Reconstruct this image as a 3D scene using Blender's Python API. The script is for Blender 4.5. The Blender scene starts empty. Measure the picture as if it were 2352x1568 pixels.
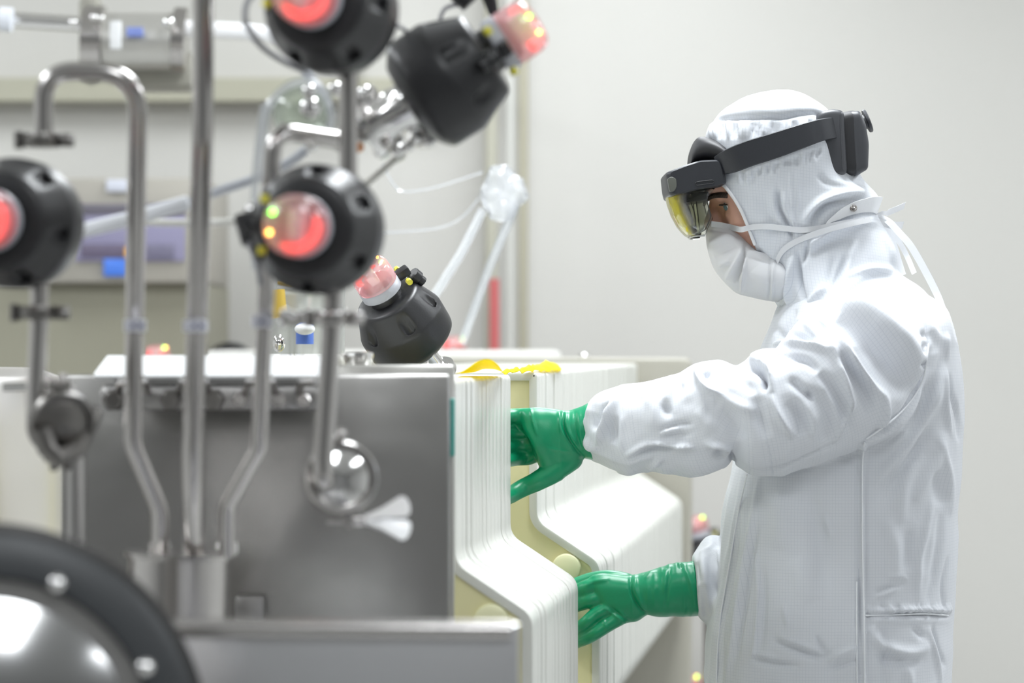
import bpy, bmesh, math, random
import numpy as np
from mathutils import Vector, Matrix, Quaternion
random.seed(7)
np.random.seed(7)
C = bpy.context.scene.collection
SC = bpy.context.scene
PI = math.pi
H = 1.34           # camera height
FPX = 6533.333     # focal length in pixels of the 2352 px frame (100 mm on 36 mm)

# ------------------------------------------------------------------ camera, world, lights, exposure
cam_d = bpy.data.cameras.new('camera')
cam_d.lens = 100.0
cam_d.sensor_width = 36.0
cam_d.clip_start = 0.05
cam_d.clip_end = 60
cam_d.dof.use_dof = True
cam_d.dof.focus_distance = 4.17
cam_d.dof.aperture_fstop = 3.3
cam_d.dof.aperture_blades = 0
cam = bpy.data.objects.new('camera', cam_d)
C.objects.link(cam)
cam.location = (0, 0, H)
cam.rotation_euler = (PI / 2, 0, 0)
SC.camera = cam

SC.view_settings.view_transform = 'Standard'
SC.view_settings.look = 'None'
SC.view_settings.gamma = 1.0
SC.view_settings.use_curve_mapping = False
SC.view_settings.exposure = 0.15

world = bpy.data.worlds.new('world')
world.use_nodes = True
SC.world = world
world.node_tree.nodes['Background'].inputs[0].default_value = (0.9, 0.95, 1.0, 1)
world.node_tree.nodes['Background'].inputs[1].default_value = 0.3

def area(name, loc, size, power, color=(1, 1, 1), rot=(0, 0, 0)):
    l = bpy.data.lights.new(name, 'AREA')
    l.shape = 'RECTANGLE'
    l.size, l.size_y = size
    l.energy = power
    l.color = color
    o = bpy.data.objects.new(name, l)
    C.objects.link(o)
    o.location = loc
    o.rotation_euler = rot
    return o

CEIL = 3.0
COOL = (0.93, 0.97, 1.0)
for (lx, ly, p) in [(-2.4, 1.2, 28), (0.2, 0.9, 25), (2.3, 1.2, 25),
                    (-2.2, 3.6, 36), (0.35, 4.3, 60), (2.3, 4.6, 46),
                    (-2.4, 6.3, 40), (0.2, 6.5, 34), (2.6, 6.5, 14)]:
    area('ceiling_panel_light', (lx, ly, CEIL - 0.03), (0.6, 1.2), p, COOL)

# ------------------------------------------------------------------ helpers
def FP(px, py, d):
    return Vector(((px - 1176.0) * d / FPX, d, H + (784.0 - py) * d / FPX))

def fpa(px, py, d):
    return np.array([(px - 1176.0) * d / FPX, d, H + (784.0 - py) * d / FPX])

MATS = {}
def mat(name, color, rough=0.5, metal=0.0, bump=0.0, bscale=60.0, bdist=0.002, var=0.0, vscale=6.0, spec=0.5,
        trans=0.0, emis=None, estr=0.0, alpha=1.0, coat=0.0, sss=0.0, stretch=None, sheen=0.0):
    if name in MATS: return MATS[name]
    m = bpy.data.materials.new(name)
    m.use_nodes = True
    nt = m.node_tree
    b = nt.nodes['Principled BSDF']
    b.inputs['Base Color'].default_value = (*color, 1)
    b.inputs['Roughness'].default_value = rough
    b.inputs['Metallic'].default_value = metal
    b.inputs['Specular IOR Level'].default_value = spec
    b.inputs['Transmission Weight'].default_value = trans
    b.inputs['Alpha'].default_value = alpha
    b.inputs['Coat Weight'].default_value = coat
    b.inputs['Sheen Weight'].default_value = sheen
    if sss:
        b.inputs['Subsurface Weight'].default_value = sss
        b.inputs['Subsurface Radius'].default_value = (0.01, 0.008, 0.006)
        b.inputs['Subsurface Scale'].default_value = 1.0
    if emis is not None:
        b.inputs['Emission Color'].default_value = (*emis, 1)
        b.inputs['Emission Strength'].default_value = estr
    tc = nt.nodes.new('ShaderNodeTexCoord')
    mp = nt.nodes.new('ShaderNodeMapping')
    nt.links.new(tc.outputs['Object'], mp.inputs['Vector'])
    if stretch: mp.inputs['Scale'].default_value = stretch
    if bump > 0:
        n = nt.nodes.new('ShaderNodeTexNoise')
        n.inputs['Scale'].default_value = bscale
        n.inputs['Detail'].default_value = 4
        nt.links.new(mp.outputs[0], n.inputs['Vector'])
        bp = nt.nodes.new('ShaderNodeBump')
        bp.inputs['Strength'].default_value = bump
        bp.inputs['Distance'].default_value = bdist
        nt.links.new(n.outputs['Fac'], bp.inputs['Height'])
        nt.links.new(bp.outputs[0], b.inputs['Normal'])
    if var > 0:
        n = nt.nodes.new('ShaderNodeTexNoise')
        n.inputs['Scale'].default_value = vscale
        n.inputs['Detail'].default_value = 3
        nt.links.new(mp.outputs[0], n.inputs['Vector'])
        mx = nt.nodes.new('ShaderNodeMix')
        mx.data_type = 'RGBA'
        mx.inputs['A'].default_value = (*[max(0, c * (1 - var)) for c in color], 1)
        mx.inputs['B'].default_value = (*[min(1, c * (1 + var)) for c in color], 1)
        nt.links.new(n.outputs['Fac'], mx.inputs['Factor'])
        nt.links.new(mx.outputs['Result'], b.inputs['Base Color'])
    MATS[name] = m
    return m

def film_mat(name, color, clear, rough=0.15, gloss=0.25, translucent=0.5):
    """thin plastic: part transparent, part diffuse/translucent, with a glossy sheen"""
    if name in MATS: return MATS[name]
    m = bpy.data.materials.new(name); m.use_nodes = True
    nt = m.node_tree; N = nt.nodes
    N.remove(N['Principled BSDF'])
    out = N['Material Output']
    tr = N.new('ShaderNodeBsdfTransparent'); tr.inputs[0].default_value = (*[0.5 + 0.5 * c for c in color], 1)
    df = N.new('ShaderNodeBsdfDiffuse'); df.inputs[0].default_value = (*color, 1)
    tl = N.new('ShaderNodeBsdfTranslucent'); tl.inputs[0].default_value = (*color, 1)
    gl = N.new('ShaderNodeBsdfGlossy'); gl.inputs['Roughness'].default_value = rough
    m1 = N.new('ShaderNodeMixShader'); m1.inputs[0].default_value = translucent
    nt.links.new(df.outputs[0], m1.inputs[1]); nt.links.new(tl.outputs[0], m1.inputs[2])
    m2 = N.new('ShaderNodeMixShader'); m2.inputs[0].default_value = clear
    nt.links.new(m1.outputs[0], m2.inputs[1]); nt.links.new(tr.outputs[0], m2.inputs[2])
    lw = N.new('ShaderNodeLayerWeight'); lw.inputs[0].default_value = 0.35
    ml = N.new('ShaderNodeMath'); ml.operation = 'MULTIPLY'; ml.inputs[1].default_value = gloss * 2.5
    ad = N.new('ShaderNodeMath'); ad.operation = 'ADD'; ad.inputs[1].default_value = gloss * 0.25; ad.use_clamp = True
    nt.links.new(lw.outputs['Fresnel'], ml.inputs[0]); nt.links.new(ml.outputs[0], ad.inputs[0])
    m3 = N.new('ShaderNodeMixShader')
    nt.links.new(ad.outputs[0], m3.inputs[0]); nt.links.new(m2.outputs[0], m3.inputs[1]); nt.links.new(gl.outputs[0], m3.inputs[2])
    nt.links.new(m3.outputs[0], out.inputs[0])
    MATS[name] = m
    return m

steel = mat('brushed_steel', (0.52, 0.50, 0.485), 0.22, 1.0, bump=0.15, bscale=30, var=0.06, vscale=8)
steel_sat = mat('satin_steel', (0.42, 0.41, 0.40), 0.38, 1.0, bump=0.1, bscale=30, var=0.08, vscale=5)
steel_dark = mat('dark_steel', (0.22, 0.21, 0.20), 0.35, 1.0, var=0.1)
steel_pol = mat('polished_steel', (0.78, 0.77, 0.76), 0.10, 1.0)
black = mat('black_plastic', (0.018, 0.018, 0.020), 0.38, bump=0.08, bscale=300)
white_pl = mat('white_plastic', (0.82, 0.83, 0.84), 0.4)
grey_pl = mat('grey_plastic', (0.42, 0.43, 0.46), 0.45)

def look_rot(axis):
    """rotation taking +Z to axis"""
    return Vector((0, 0, 1)).rotation_difference(Vector(axis).normalized())

def fillet(pts, r, seg=8):
    pts = [Vector(p) for p in pts]
    out = [pts[0]]
    for i in range(1, len(pts) - 1):
        p = pts[i]
        a = (pts[i - 1] - p); b = (pts[i + 1] - p)
        la, lb = a.length, b.length
        a.normalize(); b.normalize()
        ang = a.angle(b, PI)
        if ang > PI - 0.02:
            out.append(p); continue
        t = min(r / math.tan(ang / 2), la * 0.48, lb * 0.48)
        p0 = p + a * t; p1 = p + b * t
        for k in range(seg + 1):
            s = k / seg
            out.append((1 - s) ** 2 * p0 + 2 * s * (1 - s) * p + s * s * p1)
    out.append(pts[-1])
    return out

def catmull(P, sub):
    P = np.asarray(P, float)
    n = len(P)
    out = []
    for i in range(n - 1):
        p0 = P[max(i - 1, 0)]; p1 = P[i]; p2 = P[i + 1]; p3 = P[min(i + 2, n - 1)]
        for k in range(sub):
            t = k / sub
            out.append(0.5 * ((2 * p1) + (-p0 + p2) * t + (2 * p0 - 5 * p1 + 4 * p2 - p3) * t * t + (-p0 + 3 * p1 - 3 * p2 + p3) * t ** 3))
    out.append(P[-1])
    return np.array(out)

class MB:
    def __init__(s):
        s.v = []; s.f = []
    def add(s, v, f):
        o = len(s.v)
        s.v += [tuple(map(float, x)) for x in v]
        s.f += [tuple(int(i) + o for i in q) for q in f]
        return s
    def box(s, c, size, bev=0.0, rot=None, seg=2):
        bm = bmesh.new()
        bmesh.ops.create_cube(bm, size=1)
        bmesh.ops.scale(bm, vec=Vector(size), verts=bm.verts)
        if bev > 0:
            bmesh.ops.bevel(bm, geom=list(bm.edges), offset=bev, segments=seg, profile=0.5, affect='EDGES')
        M = Matrix.Translation(Vector(c))
        if rot is not None:
            M = M @ (rot.to_matrix().to_4x4() if isinstance(rot, Quaternion) else Matrix.Rotation(rot, 4, 'Z'))
        bmesh.ops.transform(bm, matrix=M, verts=bm.verts)
        bm.verts.index_update()
        s.add([v.co for v in bm.verts], [[v.index for v in f.verts] for f in bm.faces])
        bm.free()
        return s
    def pbox(s, x0, y0, x1, y1, d, thick, bev=0.003):
        """box whose front face spans the given pixels at distance d"""
        a = FP(x0, y0, d); b = FP(x1, y1, d)
        c = (a + b) / 2 + Vector((0, thick / 2, 0))
        return s.box(c, (abs(b.x - a.x), thick, abs(a.z - b.z)), bev)
    def tube(s, path, r, n=14, cap=True):
        P = [Vector(p) for p in path]
        R = r if hasattr(r, '__len__') else [r] * len(P)
        T = []
        for i in range(len(P)):
            a = P[max(i - 1, 0)]; b = P[min(i + 1, len(P) - 1)]
            T.append((b - a).normalized())
        u = T[0].orthogonal().normalized()
        vs = []; fs = []
        for i, p in enumerate(P):
            if i:
                q = T[i - 1].rotation_difference(T[i]); u = q @ u
            w = T[i].cross(u).normalized()
            for k in range(n):
                a = 2 * PI * k / n
                vs.append(p + (u * math.cos(a) + w * math.sin(a)) * R[i])
        for i in range(len(P) - 1):
            for k in range(n):
                k2 = (k + 1) % n
                fs.append((i * n + k, i * n + k2, (i + 1) * n + k2, (i + 1) * n + k))
        if cap:
            fs.append(tuple(range(n - 1, -1, -1)))
            fs.append(tuple((len(P) - 1) * n + k for k in range(n)))
        return s.add(vs, fs)
    def lathe(s, prof, origin=(0, 0, 0), axis=(0, 0, 1), n=48, fn=None):
        """prof: list of (a along axis, r)"""
        q = look_rot(axis); o = Vector(origin)
        vs = []; fs = []
        for (a, r) in prof:
            for k in range(n):
                t = 2 * PI * k / n
                aa, rr = (a, r) if fn is None else fn(a, r, t)
                vs.append(o + q @ Vector((rr * math.cos(t), rr * math.sin(t), aa)))
        m = len(prof)
        for i in range(m - 1):
            for k in range(n):
                k2 = (k + 1) % n
                fs.append((i * n + k, i * n + k2, (i + 1) * n + k2, (i + 1) * n + k))
        if prof[0][1] > 1e-5: fs.append(tuple(range(n - 1, -1, -1)))
        if prof[-1][1] > 1e-5: fs.append(tuple((m - 1) * n + k for k in range(n)))
        return s.add(vs, fs)
    def prism(s, outline, y0, y1, rnd=0.0, seg=4, scl=False):
        """outline in (x,z), extruded along y with rounded long edges (outline shrunk near the ends)"""
        O = np.array(outline, float)
        n = len(O)
        e1 = np.roll(O, -1, 0) - O; e0 = O - np.roll(O, 1, 0)
        def nrm(e):
            L = np.linalg.norm(e, axis=1, keepdims=True) + 1e-12
            return np.stack([e[:, 1], -e[:, 0]], 1) / L
        ar = 0.5 * np.sum(O[:, 0] * np.roll(O[:, 1], -1) - np.roll(O[:, 0], -1) * O[:, 1])
        N = nrm(e0) + nrm(e1)
        N /= np.linalg.norm(N, axis=1, keepdims=True) + 1e-12
        if ar < 0: N = -N
        secs = []
        sg = 1 if y1 > y0 else -1
        if rnd > 0:
            for k in range(seg + 1):
                a = PI / 2 * k / seg
                secs.append((y0 + sg * rnd * (1 - math.sin(a)), rnd * (1 - math.cos(a))))
            secs = [(y0 + sg * rnd * (1 - math.cos(PI / 2 * k / seg)), rnd * (1 - math.sin(PI / 2 * k / seg))) for k in range(seg + 1)]
            secs += [(y1 - sg * rnd * (1 - math.cos(PI / 2 * k / seg)), rnd * (1 - math.sin(PI / 2 * k / seg))) for k in range(seg, -1, -1)]
        else:
            secs = [(y0, 0), (y1, 0)]
        vs = []; fs = []
        for (y, ins) in secs:
            if scl:
                cc_ = (O.min(0) + O.max(0)) / 2; hw_ = (O.max(0) - O.min(0)) / 2
                Q = cc_ + (O - cc_) * (1 - ins / hw_)
            else:
                Q = O - N * ins
            vs += [(q[0], y, q[1]) for q in Q]
        for i in range(len(secs) - 1):
            for k in range(n):
                k2 = (k + 1) % n
                fs.append((i * n + k, i * n + k2, (i + 1) * n + k2, (i + 1) * n + k))
        fs.append(tuple(range(n)))
        fs.append(tuple((len(secs) - 1) * n + k for k in range(n - 1, -1, -1)))
        return s.add(vs, fs)
    def sphere(s, c, r, n=16, sq=(1, 1, 1)):
        prof = [(-r * math.cos(PI * k / n), max(r * math.sin(PI * k / n), 1e-6)) for k in range(n + 1)]
        m = MB().lathe(prof, n=2 * n)
        return s.add([Vector(c) + Vector((x[0] * sq[0], x[1] * sq[1], x[2] * sq[2])) for x in m.v], m.f)
    def bolt(s, c, axis, r, h):
        return s.lathe([(0, r * 1.25), (h * 0.15, r * 1.25), (h * 0.15, r), (h, r), (h * 1.15, r * 0.8)], c, axis, 6)

def build_mesh(name, v, f, m, smooth=True):
    me = bpy.data.meshes.new(name)
    me.from_pydata([tuple(x) for x in v], [], [tuple(x) for x in f])
    me.update()
    bm = bmesh.new(); bm.from_mesh(me)
    bmesh.ops.recalc_face_normals(bm, faces=bm.faces)
    if smooth:
        for e in bm.edges:
            if len(e.link_faces) == 2 and e.calc_face_angle(0) > 0.75: e.smooth = False
    bm.to_mesh(me); bm.free()
    if smooth: me.polygons.foreach_set('use_smooth', [True] * len(me.polygons))
    if m is not None: me.materials.append(m)
    return me

def setp(o, label=None, cat=None, group=None, kind=None):
    if label: o['label'] = label
    if cat: o['category'] = cat
    if group: o['group'] = group
    if kind: o['kind'] = kind
    return o

def thing(name, label, cat, loc=(0, 0, 0), rot=None, group=None):
    o = bpy.data.objects.new(name, None)
    o.empty_display_size = 0.05
    C.objects.link(o)
    o.location = loc
    if rot is not None:
        o.rotation_mode = 'QUATERNION'; o.rotation_quaternion = rot
    return setp(o, label, cat, group)

def wloc(o):
    v = Vector((0, 0, 0))
    while o is not None:
        v = v + Vector(o.location); o = o.parent
    return v

def obj(name, mb, m, parent=None, label=None, cat=None, group=None, kind=None, smooth=True, local=False):
    """mesh object; world-space vertices unless local"""
    v = np.array(mb.v if isinstance(mb, MB) else mb[0], float)
    f = mb.f if isinstance(mb, MB) else mb[1]
    if parent is not None:
        o0 = Vector((0, 0, 0))
        if not local: v = v - np.array(wloc(parent))
    elif not local:
        o0 = Vector((float((v[:, 0].min() + v[:, 0].max()) / 2), float((v[:, 1].min() + v[:, 1].max()) / 2), float(v[:, 2].min())))
        v = v - np.array(o0)
    else:
        o0 = Vector((0, 0, 0))
    o = bpy.data.objects.new(name, build_mesh(name, v, f, m, smooth))
    C.objects.link(o)
    o.location = o0
    if parent is not None: o.parent = parent
    return setp(o, label, cat, group, kind)

def dup(root, loc=None, rot=None, label=None, group=None):
    def cp(o, par):
        c = o.copy(); C.objects.link(c)
        if par is not None: c.parent = par
        for ch in list(o.children): cp(ch, c)
        return c
    r = cp(root, None)
    if loc is not None: r.location = loc
    if rot is not None: r.rotation_mode = 'QUATERNION'; r.rotation_quaternion = rot
    if label: r['label'] = label
    if group: r['group'] = group
    return r

# ------------------------------------------------------------------ the room
wall_m = mat('painted_wall_panel', (0.57, 0.56, 0.53), 0.55, bump=0.02, bscale=80, var=0.015, vscale=1.2)
wall_side = mat('painted_side_wall', (0.70, 0.70, 0.69), 0.6, var=0.02)
wall_cam = mat('grey_wall_near', (0.32, 0.32, 0.32), 0.6, var=0.05)
floor_m = mat('epoxy_floor', (0.46, 0.46, 0.45), 0.25, bump=0.02, var=0.05, vscale=2)
ceil_m = mat('ceiling_tile', (0.78, 0.78, 0.77), 0.7)
XL, XR, YF, YB = -4.2, 4.2, -2.2, 7.8
def st(name, c, size, m): return obj(name, MB().box(c, size), m, kind='structure', smooth=False)
st('floor', ((XL + XR) / 2, (YF + YB) / 2, -0.05), (XR - XL + 0.2, YB - YF + 0.2, 0.1), floor_m)
st('ceiling', ((XL + XR) / 2, (YF + YB) / 2, CEIL + 0.05), (XR - XL + 0.2, YB - YF + 0.2, 0.1), ceil_m)
st('wall_back', ((XL + XR) / 2, YB + 0.05, CEIL / 2), (XR - XL + 0.2, 0.1, CEIL), wall_m)
st('wall_front', ((XL + XR) / 2, YF - 0.05, CEIL / 2), (XR - XL + 0.2, 0.1, CEIL), wall_cam)
st('wall_left', (XL - 0.05, (YF + YB) / 2, CEIL / 2), (0.1, YB - YF, CEIL), wall_side)
st('wall_right', (XR + 0.05, (YF + YB) / 2, CEIL / 2), (0.1, YB - YF, CEIL), wall_side)
st('baseboard_back', (0, YB - 0.01, 0.06), (XR - XL, 0.02, 0.12), wall_side)
# olive-beige recessed panel strips seen on the left part of the back wall
trim_m = mat('olive_wall_trim', (0.40, 0.39, 0.31), 0.5, var=0.04)
def tb(name, x0, y0, x1, y1, d, th, m): return obj(name, MB().pbox(x0, y0, x1, y1, d, th), m, kind='structure', smooth=False)
tb('trim_1', -900, 178, 1060, 232, 7.70, 0.10, trim_m)

# ------------------------------------------------------------------ organic surfaces
def loft(stations, sub=5, n=40, ex=2.3):
    """stations: (Ax,Ay,Bx,By,Y,half_depth[,exponent]) in pixels for the two silhouette points, metres for Y; returns MB"""
    S = np.array([list(s) + ([ex] if len(s) == 6 else []) for s in stations], float)
    S = catmull(S, sub)
    vs = []; fs = []
    th = np.linspace(0, 2 * PI, n, endpoint=False)
    for s in S:
        A = fpa(s[0], s[1], s[4]); B = fpa(s[2], s[3], s[4])
        c = (A + B) / 2; u = (A - B) / 2
        e = 2.0 / s[6]
        ct = np.sign(np.cos(th)) * np.abs(np.cos(th)) ** e
        sn = np.sign(np.sin(th)) * np.abs(np.sin(th)) ** e
        ring = c[None] + u[None] * ct[:, None] + np.array([0, 1, 0])[None] * (sn * max(s[5], 0.002))[:, None]
        vs += list(ring)
    m = len(S)
    for i in range(m - 1):
        for k in range(n):
            k2 = (k + 1) % n
            fs.append((i * n + k, i * n + k2, (i + 1) * n + k2, (i + 1) * n + k))
    fs.append(tuple(range(n - 1, -1, -1)))
    fs.append(tuple((m - 1) * n + k for k in range(n)))
    b = MB(); b.add(vs, fs)
    return b

def ptube(pts, n=20):
    """pts: (px,py,Y,r) finger/limb chain in pixels; rounded ends"""
    P = catmull(np.array(pts, float), 5)
    path = [FP(p[0], p[1], p[2]) for p in P]; R = [p[3] for p in P]
    d0 = (path[0] - path[1]).normalized(); d1 = (path[-1] - path[-2]).normalized()
    pre = []; post = []
    for k in range(4):
        a = PI / 2 * k / 4
        pre.append((path[0] + d0 * R[0] * math.cos(a), max(R[0] * math.sin(a), 0.0006)))
        post.append((path[-1] + d1 * R[-1] * math.sin(a + PI / 8), max(R[-1] * math.cos(a + PI / 8), 0.0006)))
    path = [p for p, _ in pre] + path + [p for p, _ in post]
    R = [r for _, r in pre] + R + [r for _, r in post]
    b = MB(); b.tube(path, R, n)
    return b

def remesh(mbs, voxel):
    acc = MB()
    for b in mbs: acc.add(b.v, b.f)
    me = bpy.data.meshes.new('tmp'); me.from_pydata(acc.v, [], acc.f); me.update()
    bm = bmesh.new(); bm.from_mesh(me)
    bmesh.ops.recalc_face_normals(bm, faces=bm.faces)
    bmesh.ops.triangulate(bm, faces=[f for f in bm.faces if len(f.verts) > 4])
    bm.to_mesh(me); bm.free()
    o = bpy.data.objects.new('tmp', me); C.objects.link(o)
    md = o.modifiers.new('r', 'REMESH'); md.mode = 'VOXEL'; md.voxel_size = voxel; md.adaptivity = 0
    dg = bpy.context.evaluated_depsgraph_get(); dg.update()
    ev = o.evaluated_get(dg); m2 = bpy.data.meshes.new_from_object(ev)
    nv = len(m2.vertices)
    V = np.empty(nv * 3); m2.vertices.foreach_get('co', V); V = V.reshape(-1, 3)
    nl = len(m2.loops); L = np.empty(nl, int); m2.loops.foreach_get('vertex_index', L)
    F = L.reshape(-1, 4) if all(p.loop_total == 4 for p in list(m2.polygons)[:50]) and nl == 4 * len(m2.polygons) else None
    if F is None: F = [list(p.vertices) for p in m2.polygons]
    C_o = o; bpy.data.objects.remove(C_o); bpy.data.meshes.remove(me); bpy.data.meshes.remove(m2)
    return V, np.array(F)

def edges_of(F):
    E = np.concatenate([F[:, [0, 1]], F[:, [1, 2]], F[:, [2, 3]], F[:, [3, 0]]])
    E.sort(axis=1)
    return np.unique(E, axis=0)

def smooth_v(V, F, it=6, lam=0.5, E=None):
    if E is None: E = edges_of(F)
    n = len(V)
    deg = np.bincount(E[:, 0], minlength=n) + np.bincount(E[:, 1], minlength=n)
    deg = np.maximum(deg, 1)[:, None]
    V = V.copy()
    one = V.ndim == 1
    if one: V = V[:, None]
    for _ in range(it):
        S = np.stack([np.bincount(E[:, 0], V[E[:, 1], c], n) + np.bincount(E[:, 1], V[E[:, 0], c], n) for c in range(V.shape[1])], 1)
        V += lam * (S / deg - V)
    return V[:, 0] if one else V

def normals_of(V, F):
    a = V[F[:, 2]] - V[F[:, 0]]; b = V[F[:, 3]] - V[F[:, 1]]
    fn = np.cross(a, b)
    N = np.zeros_like(V)
    for k in range(4):
        for c in range(3): N[:, c] += np.bincount(F[:, k], fn[:, c], len(V))
    N /= np.linalg.norm(N, axis=1, keepdims=True) + 1e-12
    return N

def vnoise(P, seed=0):
    P = P + seed * 17.31
    I = np.floor(P).astype(np.int64); f = P - I; f = f * f * (3 - 2 * f)
    def h(x, y, z):
        n = (x * 374761393 + y * 668265263 + z * 2147483647 + seed * 974634777) & 0xffffffff
        n = ((n ^ (n >> 13)) * 1274126177) & 0xffffffff
        return ((n ^ (n >> 16)) & 0xffff) / 65535.0
    r = 0
    for dx in (0, 1):
        for dy in (0, 1):
            for dz in (0, 1):
                w = (f[:, 0] if dx else 1 - f[:, 0]) * (f[:, 1] if dy else 1 - f[:, 1]) * (f[:, 2] if dz else 1 - f[:, 2])
                r = r + w * h(I[:, 0] + dx, I[:, 1] + dy, I[:, 2] + dz)
    return r * 2 - 1

def to_px(V):
    return np.stack([1176 + V[:, 0] * FPX / V[:, 1], 784 - (V[:, 2] - H) * FPX / V[:, 1]], 1)

def strokes(px, st, wgt):
    """st: list of (points, width px, height mm). Adds smooth ridges/creases measured along the garment"""
    D = np.zeros(len(px))
    for pts, w, h in st:
        Q = catmull(np.array(pts, float), 6) if len(pts) > 2 else np.array([np.array(pts[0]) + (np.array(pts[-1]) - np.array(pts[0])) * t for t in np.linspace(0, 1, 7)])
        lo = Q.min(0) - 3.2 * w; hi = Q.max(0) + 3.2 * w
        idx = np.where((px[:, 0] > lo[0]) & (px[:, 0] < hi[0]) & (px[:, 1] > lo[1]) & (px[:, 1] < hi[1]) & (wgt > 0.01))[0]
        if len(idx) == 0: continue
        p = px[idx]
        best = np.full(len(idx), 1e9); tb_ = np.zeros(len(idx))
        L = np.concatenate([[0], np.cumsum(np.linalg.norm(np.diff(Q, axis=0), axis=1))])
        for i in range(len(Q) - 1):
            a = Q[i]; d = Q[i + 1] - a; l2 = d @ d + 1e-9
            t = np.clip(((p - a) @ d) / l2, 0, 1)
            dist = np.linalg.norm(p - (a + t[:, None] * d), axis=1)
            m = dist < best
            best[m] = dist[m]; tb_[m] = (L[i] + t[m] * (L[i + 1] - L[i])) / L[-1]
        taper = np.clip(np.sin(np.clip(tb_, 0.0, 1.0) * PI), 0, 1) ** 0.6
        prof = np.exp(-(best / w) ** 2) if w >= 5 else np.exp(-np.abs(best / w) ** 1.6)
        D[idx] += h * 0.001 * prof * (0.15 + 0.85 * taper)
    return D * wgt

def mesh_obj(name, V, F, m, parent=None, uv=None, **kw):
    me = bpy.data.meshes.new(name)
    if parent is not None: V = V - np.array(wloc(parent))
    me.vertices.add(len(V)); me.vertices.foreach_set('co', V.ravel())
    F = np.asarray(F)
    me.loops.add(F.size); me.loops.foreach_set('vertex_index', F.ravel())
    me.polygons.add(len(F)); me.polygons.foreach_set('loop_start', np.arange(0, F.size, F.shape[1]))
    me.update(calc_edges=True)
    me.polygons.foreach_set('use_smooth', [True] * len(F))
    if uv is not None:
        for nm, arr in uv.items():
            if arr.ndim == 2 and arr.shape[1] == 3:
                a = me.attributes.new(nm, 'FLOAT_VECTOR', 'POINT'); a.data.foreach_set('vector', arr.ravel())
            else:
                a = me.attributes.new(nm, 'FLOAT', 'POINT'); a.data.foreach_set('value', arr.ravel())
    me.materials.append(m)
    o = bpy.data.objects.new(name, me); C.objects.link(o)
    if parent is not None: o.parent = parent
    return setp(o, **kw)

def cloth_mat(name, color, grid=True, pitch=0.0046, translu=0.12):
    m = bpy.data.materials.new(name); m.use_nodes = True
    nt = m.node_tree; N = nt.nodes; L = nt.links
    b = N['Principled BSDF']
    b.inputs['Roughness'].default_value = 0.55
    b.inputs['Specular IOR Level'].default_value = 0.25
    b.inputs['Base Color'].default_value = (*color, 1)
    b.inputs['Sheen Weight'].default_value = 0.15
    if grid:
        at = N.new('ShaderNodeAttribute'); at.attribute_name = 'cloth_uv'
        sp = N.new('ShaderNodeSeparateXYZ'); L.new(at.outputs['Vector'], sp.inputs[0])
        fs = []
        for k in (0, 1):
            d = N.new('ShaderNodeMath'); d.operation = 'DIVIDE'; d.inputs[1].default_value = pitch
            L.new(sp.outputs[k], d.inputs[0])
            fr = N.new('ShaderNodeMath'); fr.operation = 'FRACT'; L.new(d.outputs[0], fr.inputs[0])
            sb = N.new('ShaderNodeMath'); sb.operation = 'SUBTRACT'; sb.inputs[1].default_value = 0.5; L.new(fr.outputs[0], sb.inputs[0])
            ab = N.new('ShaderNodeMath'); ab.operation = 'ABSOLUTE'; L.new(sb.outputs[0], ab.inputs[0])
            mr = N.new('ShaderNodeMapRange'); mr.inputs['From Min'].default_value = 0.0; mr.inputs['From Max'].default_value = 0.085
            mr.inputs['To Min'].default_value = 1.0; mr.inputs['To Max'].default_value = 0.0
            L.new(ab.outputs[0], mr.inputs['Value']); fs.append(mr)
        mx = N.new('ShaderNodeMath'); mx.operation = 'MAXIMUM'
        L.new(fs[0].outputs[0], mx.inputs[0]); L.new(fs[1].outputs[0], mx.inputs[1])
        ml = N.new('ShaderNodeMath'); ml.operation = 'MULTIPLY'; ml.inputs[1].default_value = 0.30; L.new(mx.outputs[0], ml.inputs[0])
        mc = N.new('ShaderNodeMix'); mc.data_type = 'RGBA'
        mc.inputs['A'].default_value = (*color, 1); mc.inputs['B'].default_value = (0.36, 0.42, 0.50, 1)
        L.new(ml.outputs[0], mc.inputs['Factor']); L.new(mc.outputs['Result'], b.inputs['Base Color'])
    # a fine weave
    tc = N.new('ShaderNodeTexCoord')
    nz = N.new('ShaderNodeTexNoise'); nz.inputs['Scale'].default_value = 38; nz.inputs['Detail'].default_value = 5
    L.new(tc.outputs['Object'], nz.inputs['Vector'])
    bp = N.new('ShaderNodeBump'); bp.inputs['Strength'].default_value = 0.35; bp.inputs['Distance'].default_value = 0.003
    L.new(nz.outputs['Fac'], bp.inputs['Height']); L.new(bp.outputs[0], b.inputs['Normal'])
    if translu > 0:
        tl = N.new('ShaderNodeBsdfTranslucent'); tl.inputs[0].default_value = (*color, 1)
        ms = N.new('ShaderNodeMixShader'); ms.inputs[0].default_value = translu
        L.new(b.outputs[0], ms.inputs[1]); L.new(tl.outputs[0], ms.inputs[2])
        L.new(ms.outputs[0], N['Material Output'].inputs[0])
    return m

suit_m = cloth_mat('cleanroom_fabric', (0.76, 0.785, 0.83))
mask_m = cloth_mat('mask_fabric', (0.82, 0.83, 0.85), grid=False, translu=0.25)
tie_m = cloth_mat('ribbon_fabric', (0.86, 0.87, 0.89), grid=False)
glove_m = mat('green_nitrile', (0.003, 0.255, 0.115), 0.34, bump=0.05, bscale=500, spec=0.5)
skin_m = mat('skin', (0.70, 0.41, 0.31), 0.5, sss=0.25, bump=0.05, bscale=400, var=0.06, vscale=30)

YP = 4.28     # centre plane of the person

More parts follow.
